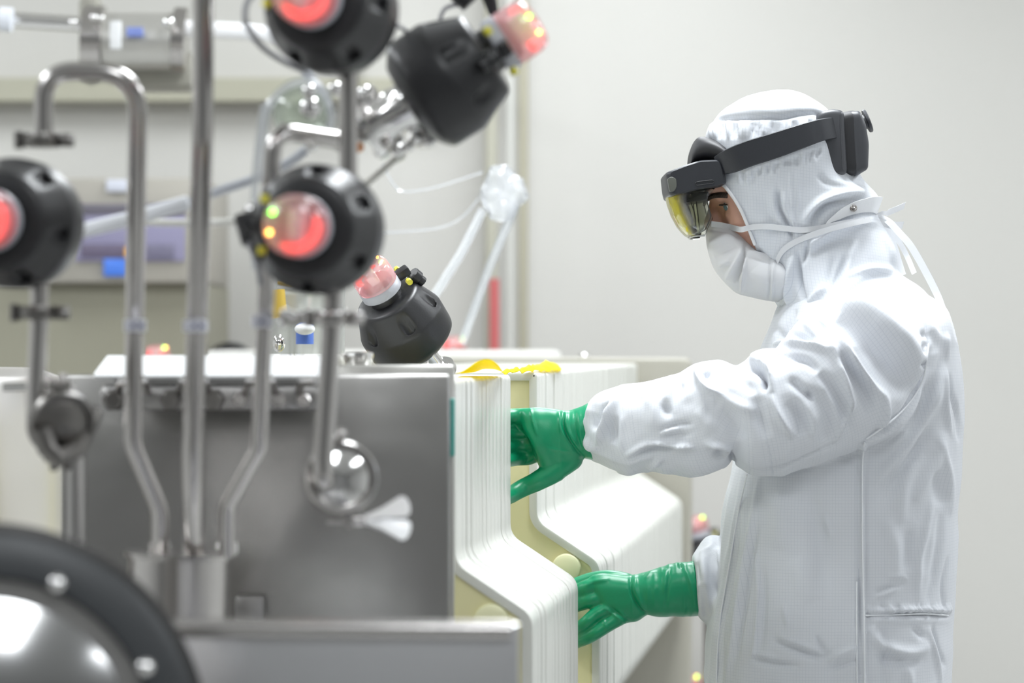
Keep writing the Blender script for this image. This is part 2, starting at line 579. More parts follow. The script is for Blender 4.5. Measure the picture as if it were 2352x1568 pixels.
# ---- skin body: one continuous mesh
HC = (1764.0, 431.0)           # head centre in the picture
TH = math.radians(17)          # head bowed forward
fwd = np.array([-math.cos(TH), 0, -math.sin(TH)]); upv = np.array([-math.sin(TH), 0, math.cos(TH)])
HC3 = fpa(HC[0], HC[1], YP)
def head_pt(f, u, s=0.0): return HC3 + fwd * f + upv * u + np.array([0, -1, 0]) * s
# profile rows: u, front f, back f, half width, exponent
rows = [(-0.135, 0.035, -0.030, 0.030), (-0.128, 0.066, -0.040, 0.042), (-0.110, 0.080, -0.050, 0.052), (-0.092, 0.082, -0.058, 0.058), (-0.078, 0.080, -0.066, 0.062),
        (-0.060, 0.083, -0.078, 0.065), (-0.040, 0.083, -0.086, 0.069), (-0.020, 0.083, -0.092, 0.072), (0.000, 0.085, -0.096, 0.074),
        (0.018, 0.092, -0.098, 0.075), (0.040, 0.092, -0.098, 0.075), (0.065, 0.083, -0.092, 0.070), (0.090, 0.060, -0.072, 0.056), (0.106, 0.025, -0.040, 0.030), (0.110, 0.005, -0.012, 0.006)]
rows = catmull(np.array(rows), 4)
hb = MB(); n = 48; vs = []; fs = []
for (u, ff, bb, hw) in rows:
    cf = (ff + bb) / 2; rf = (ff - bb) / 2
    for k in range(n):
        t = 2 * PI * k / n
        x = cf + rf * math.copysign(abs(math.cos(t)) ** 0.86, math.cos(t))
        y = hw * math.copysign(abs(math.sin(t)) ** 0.9, math.sin(t))
        vs.append(head_pt(x, u, y))
for i in range(len(rows) - 1):
    for k in range(n):
        k2 = (k + 1) % n
        fs.append((i * n + k, i * n + k2, (i + 1) * n + k2, (i + 1) * n + k))
fs.append(tuple(range(n))); fs.append(tuple((len(rows) - 1) * n + k for k in range(n)))
hb.add(vs, fs)
def htube(pts, n=14):
    b = MB(); P = catmull(np.array(pts, float), 5)
    b.tube([Vector(head_pt(*p[:3])) for p in P], [p[3] for p in P], n); return b
nose = htube([(0.080, 0.012, 0, 0.007), (0.086, -0.004, 0, 0.009), (0.090, -0.018, 0, 0.013), (0.094, -0.030, 0, 0.015), (0.084, -0.042, 0, 0.012)])
brow = htube([(0.060, 0.022, -0.056, 0.004), (0.083, 0.022, -0.034, 0.006), (0.087, 0.019, 0, 0.006), (0.083, 0.022, 0.034, 0.006), (0.060, 0.022, 0.056, 0.004)])
lips = htube([(0.072, -0.068, -0.022, 0.004), (0.083, -0.067, 0, 0.007), (0.072, -0.068, 0.022, 0.004)])
ears = [htube([(-0.010, 0.020, s * 0.076, 0.006), (-0.018, 0.000, s * 0.082, 0.009), (-0.010, -0.025, s * 0.076, 0.006)]) for s in (-1, 1)]
neck = loft([(1760, 520, 1900, 470, YP, 0.055), (1790, 600, 1950, 570, YP, 0.055), (1830, 690, 2040, 660, YP, 0.07)])
btorso = loft([(1840, 660, 2050, 640, YP, 0.06), (1800, 730, 2130, 740, YP, 0.15), (1790, 850, 2150, 850, YP, 0.165), (1780, 1050, 2150, 1050, YP, 0.15),
               (1750, 1300, 2140, 1300, YP, 0.14), (1740, 1500, 2140, 1500, YP, 0.155), (1745, 1700, 2130, 1700, YP, 0.15)])
def limb(pts): return ptube(pts)
NY = 4.165
barmL = limb([(2040, 790, 4.13, 0.060), (1860, 900, 4.11, 0.050), (1710, 955, 4.09, 0.043), (1530, 985, 4.13, 0.038), (1360, 985, NY, 0.028), (1300, 995, NY, 0.022)])
barmR = limb([(2010, 800, 4.43, 0.060), (1920, 1030, 4.46, 0.050), (1810, 1290, 4.45, 0.043), (1690, 1345, 4.38, 0.036), (1580, 1360, 4.32, 0.028), (1500, 1365, 4.31, 0.022)])
def leg(y, r0): return ptube([(1940, 1640, y, r0), (1935, 2000, y, r0 * 0.72), (1950, 2300, y, r0 * 0.62), (1960, 2720, y, r0 * 0.42)])
V, F = remesh([hb, nose, brow, lips] + ears + [neck, btorso, barmL, barmR, leg(YP - 0.09, 0.088), leg(YP + 0.09, 0.088)], 0.0027)
E = edges_of(F); V = smooth_v(V, F, 4, 0.5, E)
N = normals_of(V, F)
loc = (V - HC3); lf = loc @ fwd; lu = loc @ upv; ls = -loc[:, 1]
g = lambda cf, cu, cs, r: np.exp(-(((lf - cf) ** 2 + (lu - cu) ** 2 + (np.abs(ls) - cs) ** 2) / r ** 2))
D = -0.0050 * g(0.080, -0.009, 0.033, 0.014) + 0.003 * g(0.068, -0.032, 0.046, 0.02) - 0.003 * g(0.09, -0.005, 0.016, 0.009) \
    + 0.0030 * g(0.080, 0.0015, 0.033, 0.007) + 0.0022 * g(0.076, -0.020, 0.035, 0.006)
V = V + N * D[:, None]
P0 = Vector(fpa(1950, 2880, YP)); P0.z = 0.0
class _L: pass
person = mesh_obj('person', V - np.array(P0), F, skin_m,
    label='person in white hooded coverall, mask and green gloves reaching between the white plates', cat='person')
person.location = P0
# eyes, lashes and brows
eye_m = mat('eye_white', (0.78, 0.76, 0.74), 0.2)
iris_m = mat('eye_iris', (0.12, 0.20, 0.22), 0.1)
hair_m = mat('dark_brown_hair', (0.045, 0.028, 0.018), 0.7)
for s in (1, -1):
    c = head_pt(0.0640, -0.0095, s * 0.0325)
    ey = obj('eyeball', MB().sphere(c, 0.0112, 12), eye_m, person)
    ib = MB().lathe([(0.0080, 0.0080), (0.0098, 0.0060), (0.0112, 0.0032), (0.0117, 0.0)], c, fwd * 0.97 + upv * -0.12 + np.array([0, -0.12 * s, 0]), 20)
    obj('iris', ib, iris_m, ey)
    bb = MB()
    for k in range(26):
        t = k / 25
        a = head_pt(0.0990 - 0.030 * t ** 1.5, 0.003 + 0.006 * math.sin(t * PI), s * (0.007 + 0.045 * t))
        d = head_pt(0.0980 - 0.030 * t ** 1.5 - 0.003, 0.009 + 0.006 * math.sin(t * PI), s * (0.012 + 0.045 * t))
        bb.tube([Vector(a), Vector((a + d) / 2 + fwd * 0.001), Vector(d)], [0.0022, 0.0018, 0.0006], 6)
    obj('eyebrow', bb, hair_m, person)
    la = MB()
    pts = [head_pt(0.0800 - 0.013 * abs(t) ** 1.5 - (0.004 if t > 0 else 0) * t, -0.0045 - 0.006 * t * t, s * (0.033 + 0.0125 * t)) for t in np.linspace(-1, 1, 9)]
    la.tube([Vector(p) for p in pts], 0.0014, 6)
    obj('eyelashes', la, hair_m, person)

# ---- coverall
TORSO = [(1850, 650, 2040, 640, YP, 0.085), (1800, 690, 2150, 697, YP, 0.14), (1776, 740, 2176, 742, YP, 0.185), (1752, 800, 2192, 805, YP, 0.195), (1728, 880, 2203, 885, YP, 0.195),
         (1708, 970, 2204, 970, YP, 0.19), (1688, 1080, 2197, 1080, YP, 0.185), (1664, 1180, 2190, 1180, YP, 0.185), (1655, 1290, 2188, 1290, YP, 0.185),
         (1640, 1380, 2184, 1390, YP, 0.188), (1627, 1460, 2180, 1460, YP, 0.195), (1622, 1568, 2176, 1568, YP, 0.20), (1625, 1680, 2176, 1680, YP, 0.205), (1660, 1760, 2170, 1760, YP, 0.20)]
ARML = [(2105, 700, 2160, 790, 4.16, 0.05), (1995, 668, 2140, 880, 4.145, 0.088), (1905, 692, 2062, 990, 4.12, 0.10), (1843, 737, 1960, 1040, 4.105, 0.10), (1783, 800, 1860, 1072, 4.09, 0.093),
        (1738, 815, 1785, 1088, 4.085, 0.088), (1706, 838, 1722, 1086, 4.085, 0.082), (1686, 843, 1683, 1052, 4.09, 0.076), (1650, 828, 1655, 1078, 4.10, 0.080), (1600, 838, 1600, 1096, 4.11, 0.080),
        (1550, 868, 1545, 1086, 4.12, 0.074), (1480, 882, 1482, 1076, 4.13, 0.070), (1425, 890, 1445, 1089, 4.14, 0.066), (1388, 900, 1402, 1078, 4.15, 0.062), (1360, 918, 1362, 1056, 4.16, 0.054), (1344, 945, 1346, 1034, NY, 0.044), (1339, 970, 1341, 1012, NY, 0.03)]
ARMR = [(1900, 700, 2110, 800, 4.40, 0.09), (1830, 900, 2040, 960, 4.43, 0.095), (1780, 1080, 1960, 1160, 4.44, 0.088), (1730, 1190, 1830, 1400, 4.42, 0.078), (1672, 1236, 1700, 1462, 4.37, 0.07),
        (1630, 1236, 1646, 1445, 4.335, 0.066), (1606, 1258, 1618, 1424, 4.32, 0.058), (1592, 1275, 1604, 1410, 4.31, 0.048)]
def leg_st(y): return [(1700, 1700, 2150, 1700, y, 0.105), (1760, 1950, 2110, 1950, y, 0.100), (1800, 2300, 2090, 2300, y, 0.09), (1830, 2700, 2075, 2700, y, 0.075), (1840, 2790, 2075, 2790, y, 0.07)]
V, F = remesh([loft(TORSO, n=56, ex=2.5), loft(ARML, ex=2.15), loft(ARMR, ex=2.15), loft(leg_st(YP - 0.1)), loft(leg_st(YP + 0.1))], 0.0032)
E = edges_of(F); V = smooth_v(V, F, 7, 0.5, E)
px = to_px(V)
# which piece of the garment a vertex belongs to: distance to the limb axes
def axis_pts(st):
    S = catmull(np.array([s[:6] for s in st], float), 4)
    return np.array([(fpa(s[0], s[1], s[4]) + fpa(s[2], s[3], s[4])) / 2 for s in S])
def near_axis(V, A):
    best = np.full(len(V), 1e9); tt = np.zeros(len(V)); Q = np.zeros_like(V); T = np.zeros_like(V)
    L = np.concatenate([[0], np.cumsum(np.linalg.norm(np.diff(A, axis=0), axis=1))])
    for i in range(len(A) - 1):
        d = A[i + 1] - A[i]; l2 = d @ d + 1e-12
        t = np.clip(((V - A[i]) @ d) / l2, 0, 1)
        q = A[i] + t[:, None] * d; ds = np.linalg.norm(V - q, axis=1); m = ds < best
        best[m] = ds[m]; tt[m] = L[i] + t[m] * (L[i + 1] - L[i]); Q[m] = q[m]; T[m] = d / math.sqrt(l2)
    return best, tt, Q, T
aL, tL, qL, TL = near_axis(V, axis_pts(ARML)[4:])
aR, tR, qR, TR = near_axis(V, axis_pts(ARMR))
# armhole line in the picture plane: right of/below it is torso
def armhole_x(y): return np.interp(y, [640, 700, 780, 850, 900, 940, 975, 1010], [2045, 2115, 2133, 2128, 2106, 2076, 2036, 1985])
yarm = np.interp(px[:, 0], [1330, 1400, 1480, 1550, 1600, 1650, 1683, 1722, 1785, 1860, 1960, 1985, 2140], [1060, 1082, 1080, 1090, 1100, 1082, 1060, 1090, 1092, 1076, 1040, 1012, 900])
ytop = np.interp(px[:, 0], [1330, 1686, 1738, 1783, 1843, 1905, 1995, 2100], [780, 830, 805, 790, 727, 685, 660, 680])
isL = (V[:, 1] < 4.235) & (px[:, 0] < armhole_x(px[:, 1])) & (px[:, 1] < yarm + 2) & (px[:, 1] > ytop - 4) & (aL < 0.125)
isR = (~isL) & (px[:, 0] < 1700) & (px[:, 1] > 1200) & (V[:, 1] > 4.22) & (aR < 0.11) & (V[:, 0] < fpa(1650, 0, 4.33)[0])
wL = smooth_v(isL.astype(float), F, 2, 0.5, E)
uv = np.zeros((len(V), 3))
xc = np.interp(V[:, 2], [0.7, 1.0, 1.4], [0.49, 0.50, 0.52])
th = np.arctan2(V[:, 1] - YP, V[:, 0] - xc)
uv[:, 0] = V[:, 0] * 1.0 + 0.25 * (V[:, 1] - 4.1) * np.sign(V[:, 0] - xc); uv[:, 1] = V[:, 2]
fr = np.abs(np.sin(th)) < 0.5
uv[fr, 0] = (V[fr, 1] * 1.0)
for (isA, q, T, tt) in ((isL, qL, TL, tL), (isR, qR, TR, tR)):
    d = V - q
    side = np.cross(T, np.array([0, 1.0, 0])); side /= np.linalg.norm(side, axis=1, keepdims=True) + 1e-9
    ang = np.arctan2(np.sum(d * side, 1), -d[:, 1])
    uv[isA, 0] = (ang * 0.082)[isA]; uv[isA, 1] = tt[isA]
N = normals_of(V, F)
N = smooth_v(N, F, 8, 0.5, E); N /= np.linalg.norm(N, axis=1, keepdims=True) + 1e-9
face = np.clip(-N[:, 1] * 1.8 + 0.25, 0, 1) * (V[:, 1] < YP + 0.02)
ST_ARM = [
    ([(1850, 712), (1866, 697), (1892, 676), (1928, 660), (1985, 645)], 6, -6),
    ([(1925, 722), (1975, 762), (2020, 812), (2062, 868), (2092, 900)], 30, -15), ([(1965, 790), (2000, 850), (2030, 905)], 14, -5),
    ([(1895, 690), (1985, 706), (2062, 762), (2116, 835)], 20, 9),
    ([(1920, 755), (1958, 822), (2005, 882), (2040, 915)], 10, 9), ([(2038, 912), (2034, 950), (2018, 985)], 7, 7),
    ([(1925, 815), (1955, 848), (1982, 891), (2002, 945)], 13, -9),
    ([(1900, 765), (1925, 830), (1944, 885), (1957, 938)], 9, 8),
    ([(1880, 858), (1912, 888), (1938, 938), (1945, 975)], 13, -8),
    ([(1960, 912), (1952, 948), (1936, 982), (1916, 1020)], 3.5, 5),
    ([(1775, 776), (1818, 769), (1866, 782)], 9, -8), ([(1765, 793), (1825, 787), (1866, 790), (1912, 806)], 8, 7),
    ([(1860, 728), (1885, 745), (1905, 775)], 10, -6), ([(1835, 735), (1862, 752), (1890, 785)], 9, 5),
    ([(1793, 816), (1847, 825), (1878, 852)], 8, -7),
    ([(1700, 842), (1720, 824), (1758, 812), (1805, 812)], 8, 7),
    ([(1716, 838), (1740, 846), (1755, 868), (1756, 892)], 7, -15), ([(1728, 827), (1752, 836), (1768, 862), (1774, 905)], 6, 8),
    ([(1771, 905), (1783, 940), (1800, 972), (1822, 1005)], 8, 8),
    ([(1815, 870), (1842, 895), (1862, 912)], 9, -6), ([(1855, 895), (1870, 920)], 6, -6),
    ([(1814, 920), (1838, 962), (1844, 1000)], 14, -7), ([(1882, 898), (1902, 955), (1890, 1012)], 16, -6),
    ([(1850, 925), (1868, 965), (1866, 1005)], 9, 4),
    ([(1676, 1034), (1682, 1050), (1690, 1070)], 5, -12), ([(1690, 1055), (1702, 1075)], 6, 4),
    ([(1700, 1078), (1760, 1080), (1830, 1062), (1930, 1012)], 3, -3),
    ([(2128, 790), (2116, 800), (2122, 812)], 5, -4), ([(2120, 760), (2126, 775)], 5, -4), ([(2112, 832), (2124, 840)], 5, -4),
    # forearm
    ([(1402, 928), (1386, 944), (1381, 972)], 6, -9), ([(1420, 912), (1402, 940), (1388, 980), (1374, 1022)], 7, 9),
    ([(1370, 950), (1364, 985)], 10, -7), ([(1342, 1008), (1357, 1028), (1374, 1026)], 8, 5), ([(1352, 958), (1360, 930), (1385, 908)], 8, 5),
    ([(1408, 955), (1408, 1020)], 13, -6), ([(1425, 955), (1424, 1000), (1432, 1040)], 8, 3),
    ([(1512, 989), (1556, 974), (1592, 971)], 3.5, -5), ([(1520, 994), (1560, 984)], 6, 4),
    ([(1438, 1045), (1490, 1018), (1542, 1020), (1598, 1028)], 5, 6), ([(1538, 1036), (1570, 1023), (1594, 1028)], 4, 4),
    ([(1448, 1052), (1500, 1030), (1560, 1034)], 5, -4), ([(1488, 1073), (1512, 1058), (1520, 1052)], 5, 6), ([(1440, 1065), (1470, 1050), (1500, 1048)], 8, 3),
    ([(1510, 1078), (1545, 1085)], 8, 4), ([(1520, 1002), (1560, 998), (1590, 995)], 4, -3),
    ([(1520, 945), (1540, 935)], 14, -6), ([(1600, 842), (1607, 870), (1626, 895), (1658, 908)], 6, 8),
    ([(1609, 860), (1630, 855)], 6, -7), ([(1572, 852), (1542, 892), (1528, 922)], 10, 5), ([(1560, 870), (1562, 900)], 8, -4),
    ([(1620, 1018), (1662, 1026), (1682, 1046)], 7, 7), ([(1640, 1036), (1668, 1046)], 12, -7),
    ([(1655, 935), (1690, 985), (1700, 1010)], 16, -5), ([(1640, 895), (1680, 925), (1735, 945)], 12, 4),
    ([(1475, 885), (1500, 940), (1490, 985)], 14, 3), ([(1600, 940), (1640, 990)], 16, 3), ([(1575, 860), (1560, 872)], 6, -5),
    ([(1738, 910), (1745, 960), (1762, 1010)], 14, -5), ([(1650, 845), (1690, 868), (1735, 900)], 12, -4)]
ST_T = [
    ([(1984, 1008), (2036, 976), (2078, 938), (2108, 898), (2128, 850), (2136, 785), (2115, 715), (2060, 655)], 5, -7),
    ([(1996, 1012), (2046, 982), (2090, 944), (2120, 900), (2140, 850)], 6, 4),
    ([(1979, 1010), (1981, 1120), (1980, 1250), (1985, 1413), (1985, 1500), (1986, 1600)], 3, 4.0), ([(1971, 1030), (1973, 1250), (1976, 1420), (1975, 1600)], 3.5, -2.5), ([(1990, 1040), (1988, 1250), (1993, 1420), (1993, 1600)], 3.5, -2.5),
    ([(1709, 1083), (1690, 1180), (1666, 1315), (1644, 1446), (1640, 1600)], 6, 5), ([(1702, 1180), (1676, 1345), (1656, 1450), (1655, 1600)], 5, -4),
    ([(1745, 1100), (1722, 1232), (1692, 1413), (1668, 1560)], 7, 4.5), ([(1738, 1210), (1712, 1370), (1690, 1520)], 6, -4),
    ([(1738, 1270), (1742, 1413), (1730, 1520)], 5, 3.5), ([(1752, 1300), (1753, 1420), (1745, 1500)], 9, -3),
    ([(1775, 1470), (1830, 1492), (1872, 1507), (1898, 1506), (1912, 1492)], 6, -5), ([(1790, 1462), (1840, 1482), (1880, 1495)], 6, 3.5),
    ([(1728, 1512), (1785, 1525), (1836, 1528)], 6, -5), ([(1725, 1500), (1780, 1510)], 6, 3),
    ([(1905, 1520), (1935, 1500), (1968, 1485)], 6, 5), ([(1900, 1540), (1940, 1524), (1968, 1515)], 6, -4), ([(1875, 1460), (1895, 1500)], 5, -4),
    ([(1800, 1390), (1811, 1440)], 5, 3), ([(1891, 1180), (1908, 1235)], 4, 3), ([(1850, 1120), (1875, 1200), (1900, 1330)], 22, -5), ([(1790, 1130), (1800, 1260)], 22, 5), ([(1830, 1280), (1870, 1380)], 26, 3.5),
    ([(1988, 1413), (2050, 1412), (2110, 1409), (2184, 1414)], 3.5, -6), ([(1988, 1403), (2060, 1401), (2183, 1402)], 6, 4.5), ([(1988, 1424), (2060, 1424), (2183, 1424)], 7, 2),
    ([(2010, 1360), (2040, 1350), (2080, 1340)], 4, -4), ([(2014, 1368), (2035, 1362), (2062, 1345)], 6, 4), ([(2040, 1325), (2070, 1322), (2082, 1330)], 4, 3),
    ([(2142, 1150), (2128, 1220), (2112, 1290), (2110, 1380)], 8, 4), ([(2160, 1180), (2150, 1290), (2130, 1380)], 8, -4), ([(2176, 1280), (2166, 1350), (2172, 1400)], 4, -4),
    ([(2182, 858), (2188, 908), (2200, 956), (2202, 1010)], 5, -5), ([(2172, 850), (2172, 930), (2186, 1000)], 6, 4),
    ([(2144, 812), (2134, 875), (2112, 935), (2076, 990)], 14, -8), ([(2160, 850), (2130, 960), (2080, 1030), (2010, 1110)], 14, 7), ([(2150, 930), (2120, 1000), (2080, 1070), (2030, 1150)], 14, -6),
    ([(2166, 990), (2150, 1060), (2100, 1150)], 14, 5), ([(2125, 900), (2090, 970), (2040, 1030)], 10, 5), ([(2100, 1060), (2075, 1130), (2070, 1200)], 14, 4), ([(2150, 1080), (2165, 1160)], 14, -5),
    ([(2030, 1180), (2060, 1270), (2050, 1330)], 18, 4), ([(2090, 1220), (2080, 1310)], 14, -4), ([(2160, 1010), (2180, 1100), (2182, 1180)], 8, 4),
    ([(1995, 1440), (2020, 1475), (2060, 1495), (2100, 1498), (2130, 1480)], 12, 7), ([(2010, 1500), (2060, 1520), (2110, 1515)], 12, -6), ([(2142, 1440), (2155, 1490), (2172, 1530)], 5, -5), ([(2130, 1440), (2150, 1510), (2160, 1568)], 6, 4),
    ([(2030, 1440), (2035, 1520), (2030, 1580)], 10, -4), ([(2080, 1510), (2090, 1580)], 10, 4), ([(2095, 1440), (2120, 1465)], 7, -4),
    ([(1930, 1018), (1960, 1010), (1984, 1030), (1982, 1060)], 6, 4), ([(1900, 1040), (1960, 1040)], 14, -6),
    ([(1772, 745), (1790, 760), (1800, 790)], 7, -5), ([(1815, 690), (1800, 730), (1770, 790)], 8, 5), ([(1830, 712), (1812, 750), (1790, 790)], 6, -6),
    ([(2110, 660), (2160, 730), (2180, 800)], 14, 4), ([(2140, 760), (2150, 790), (2145, 815)], 7, -4), ([(2165, 770), (2176, 830)], 7, 4)]
for k in range(34):       # gathers above the waist seam and beside the side seam
    x = 1996 + k * 5.6
    ST_T.append(([(x, 1390 + random.uniform(-4, 4)), (x + random.uniform(-3, 9), 1409)], 2.6, random.choice((-2.6, 2.4, 2.8))))
for k in range(26):
    y = 1330 + k * 9.4
    ST_T.append(([(1968, y), (1977, y + 1)], 2.4, -3.0))
ST_R = [([(1612, 1265), (1616, 1320), (1628, 1400)], 6, 6), ([(1632, 1270), (1634, 1320), (1646, 1375)], 7, -8), ([(1600, 1290), (1606, 1340)], 5, -5),
        ([(1618, 1340), (1622, 1420)], 6, -4), ([(1645, 1250), (1655, 1300)], 7, 5), ([(1605, 1270), (1640, 1245)], 6, 4), ([(1600, 1400), (1640, 1440)], 5, 4)]
V0 = V.copy()
faceR = np.where(isR, np.clip(-N[:, 1] * 1.8 + 0.25, 0, 1), 0)
disp = 1.85 * strokes(px, ST_ARM, face * wL) + 1.6 * strokes(px, ST_T, face * (1 - wL)) + strokes(px, ST_R, faceR)
# soft wrinkles all over (3-D, so the far side has them too)
far = 1 - np.clip(face, 0, 1) * 0.6
def ridged(P, s): return 1 - np.abs(vnoise(P, s)) * 2
PT = V * np.array([26, 26, 9.0]); dA = (V - qL)
PA = np.stack([tL * 16, uv[:, 0] * 20, V[:, 1] * 16], 1)
soft = np.where(isL, vnoise(PA * 1.3, 3) * 0.0035 + vnoise(PA * 3.1, 4) * 0.0012, vnoise(PT * 0.8, 5) * 0.0028 + vnoise(V * 55 * np.array([1, 1, .5]), 6) * 0.0008)
soft += 0.0030 * far * ridged(V * 18, 8)
soft *= np.where(px[:, 1] > 700, 1, .5)
V = V + N * (disp + soft)[:, None]
V = smooth_v(V, F, 1, 0.4, E)
coverall = mesh_obj('coverall', V, F, suit_m, person, uv={'cloth_uv': uv}, label='white gridded cleanroom coverall')
SUIT = (V, F)
def on_surface(Vs, x, y, off=0.0015, rad=5.0, side=-1):
    p = to_px(Vs); m = (np.abs(p[:, 0] - x) < rad) & (np.abs(p[:, 1] - y) < rad)
    m &= (Vs[:, 1] < YP) if side < 0 else (Vs[:, 1] > YP)
    if not m.any(): return fpa(x, y, YP + side * 0.1)
    yy = np.min(Vs[m, 1]) if side < 0 else np.max(Vs[m, 1])
    return fpa(x, y, yy + side * off)
seam_m = mat('seam_fabric', (0.80, 0.82, 0.85), 0.6)
for pts_ in ([(1986, 1016), (1981, 1060), (1981, 1150), (1981, 1250), (1983, 1340), (1985, 1413), (1986, 1500), (1986, 1600)],
             [(1968, 1335), (1968, 1420), (1968, 1500), (1969, 1600)],
             [(1987, 1413), (2050, 1412), (2110, 1409), (2150, 1410), (2178, 1413)],
             [(1990, 1008), (2036, 976), (2078, 938), (2108, 898), (2126, 850), (2133, 790)],
             [(1716, 1090), (1695, 1180), (1672, 1315), (1650, 1446), (1645, 1600)]):
    Q_ = catmull(np.array(pts_, float), 5)
    q3 = np.array([on_surface(V, x, y, 0.0002, 4.0) for x, y in Q_])
    for _ in range(4): q3[1:-1] = 0.5 * q3[1:-1] + 0.25 * (q3[:-2] + q3[2:])
    obj('seam', MB().tube([Vector(p) for p in q3], 0.0013, 8), seam_m, coverall)

# ---- hood
HOOD = [(1775, 210, 1815, 209, YP, 0.02), (1738, 217, 1850, 222, YP, 0.05), (1694, 234, 1896, 252, YP, 0.078), (1650, 264, 1925, 288, YP, 0.092), (1624, 300, 1945, 330, YP, 0.099),
        (1620, 345, 1958, 370, YP, 0.102), (1622, 400, 1972, 405, YP, 0.102), (1630, 440, 1990, 428, YP, 0.1), (1640, 480, 2016, 458, YP, 0.098), (1655, 520, 2012, 492, YP, 0.095),
        (1680, 560, 2032, 530, YP, 0.095), (1715, 605, 2056, 580, YP, 0.098), (1755, 650, 2062, 625, YP, 0.11), (1785, 688, 2110, 660, YP, 0.135), (1800, 716, 2148, 705, YP, 0.16), (1815, 735, 2150, 730, YP, 0.165)]
V, F = remesh([loft(HOOD, n=56, ex=2.2)], 0.0026)
E = edges_of(F); V = smooth_v(V, F, 5, 0.5, E)
px = to_px(V)
N = normals_of(V, F)
# open the front for the face, and the bottom for the neck
ex_ = np.interp(px[:, 1], [380, 425, 440, 465, 490, 520, 545, 575, 600, 640, 690, 700], [1560, 1655, 1672, 1690, 1703, 1716, 1724, 1738, 1752, 1770, 1775, 1700])
opened = (px[:, 0] < ex_) & (px[:, 1] > 385) & (px[:, 1] < 690)
bottom = (px[:, 1] > 722) & (N[:, 2] < -0.5)
uv = np.zeros((len(V), 3)); uv[:, 0] = V[:, 0] * math.cos(TH) + 0.3 * (V[:, 1] - YP) * np.sign(V[:, 0] - HC3[0]) ; uv[:, 1] = V[:, 2] * math.cos(.12) + V[:, 0] * math.sin(.12)
Ns = smooth_v(N, F, 6, 0.5, E); Ns /= np.linalg.norm(Ns, axis=1, keepdims=True) + 1e-9
face = np.clip(-Ns[:, 1] * 1.8 + 0.3, 0, 1) * (V[:, 1] < YP + 0.02)
ST_H = [([(1618, 290), (1650, 274), (1700, 271), (1760, 270), (1800, 270), (1840, 262), (1880, 262), (1925, 290)], 4, -6),
    ([(1630, 262), (1700, 252), (1780, 254), (1850, 246), (1900, 262)], 14, 4),
    ([(1845, 512), (1862, 484), (1888, 461), (1934, 446), (1985, 445)], 8, 8), ([(1868, 520), (1876, 494), (1902, 470), (1945, 462)], 8, -9),
    ([(1786, 436), (1791, 481), (1808, 513), (1823, 553)], 6, -7), ([(1800, 440), (1805, 480), (1822, 515)], 7, 4), ([(1775, 430), (1778, 480), (1792, 520)], 8, 3),
    ([(1816, 395), (1818, 450), (1822, 515), (1828, 560)], 3, 3), ([(1832, 395), (1833, 450), (1834, 515)], 3, 3),
    ([(1858, 552), (1848, 590), (1842, 606)], 5, -7), ([(1832, 580), (1834, 625), (1838, 660), (1848, 690)], 6, -9), ([(1820, 590), (1813, 640), (1814, 692), (1832, 712)], 8, 8),
    ([(1790, 600), (1786, 650), (1790, 700)], 7, -5), ([(1856, 700), (1880, 672), (1905, 655)], 8, 5),
    ([(1948, 585), (1932, 620), (1915, 650), (1905, 668)], 9, -7), ([(1965, 550), (1950, 600), (1930, 650)], 8, 4), ([(1915, 590), (1905, 635), (1895, 660)], 9, -4),
    ([(1853, 566), (1900, 536), (1960, 516), (2015, 512)], 7, 8), ([(1862, 586), (1905, 560), (1955, 548)], 9, -6), ([(1870, 545), (1910, 520), (1960, 500)], 8, -5),
    ([(1720, 560), (1760, 600), (1800, 620)], 9, -4), ([(1740, 440), (1770, 500), (1790, 560)], 16, -3), ([(1900, 420), (1950, 430), (1990, 440)], 9, 4), ([(1920, 700), (1990, 640), (2040, 632), (2110, 665)], 7, -5),
    ([(1945, 636), (2000, 618), (2050, 622)], 7, 4), ([(2030, 540), (2046, 575), (2052, 605)], 6, 4), ([(1880, 400), (1900, 420), (1940, 430)], 7, -4), ([(1700, 530), (1790, 524), (1850, 530)], 4, 2),
    ([(1658, 420), (1700, 476), (1722, 530), (1745, 580)], 8, 2)]
for k in range(34):
    x = 1634 + k * 7.2 + random.uniform(-2, 2)
    ST_H.append(([(x, 276), (x + random.uniform(-1, 3), 296), (x + random.uniform(-2, 5), 318)], random.uniform(2.4, 4.5), random.choice((-3.5, -2.5, 2.5, 3.2))))
for k in range(24):
    x = 1700 + k * 8 + random.uniform(-2, 2); y = np.interp(x, [1660, 1760, 1875], [412, 380, 340])
    ST_H.append(([(x, y), (x + random.uniform(-3, 3), y + random.uniform(14, 34))], random.uniform(2.6, 5), random.choice((-3.5, -2.5, 2.5))))
disp = 1.4 * strokes(px, ST_H, face)
band = np.exp(-((px[:, 1] - np.interp(px[:, 0], [1600, 1760, 1960], [330, 312, 300])) / 40.0) ** 2)
disp += 0.0025 * (1 - face) * ridged(V * np.array([22, 22, 8]), 9) + vnoise(V * 24, 11) * 0.0016 * (1 - band)
V = V + Ns * disp[:, None]
keep = ~(opened | bottom)
V = V.copy(); px2 = to_px(V)
for band_k in (1,):      # trim the face opening to a clean curve
    fo = opened[F].any(axis=1) & (~opened[F]).any(axis=1)
    bv = np.unique(F[fo]); bv = bv[~opened[bv]]
    tgt = np.interp(px2[bv, 1], [380, 425, 440, 465, 490, 520, 545, 575, 600, 640, 690, 700], [1560, 1655, 1672, 1690, 1703, 1716, 1724, 1738, 1752, 1770, 1775, 1700])
    okb = np.abs(tgt - px2[bv, 0]) < 8
    V[bv[okb], 0] += (tgt - px2[bv, 0])[okb] * V[bv[okb], 1] / FPX
kf = keep[F].all(axis=1)
Fk = F[kf]
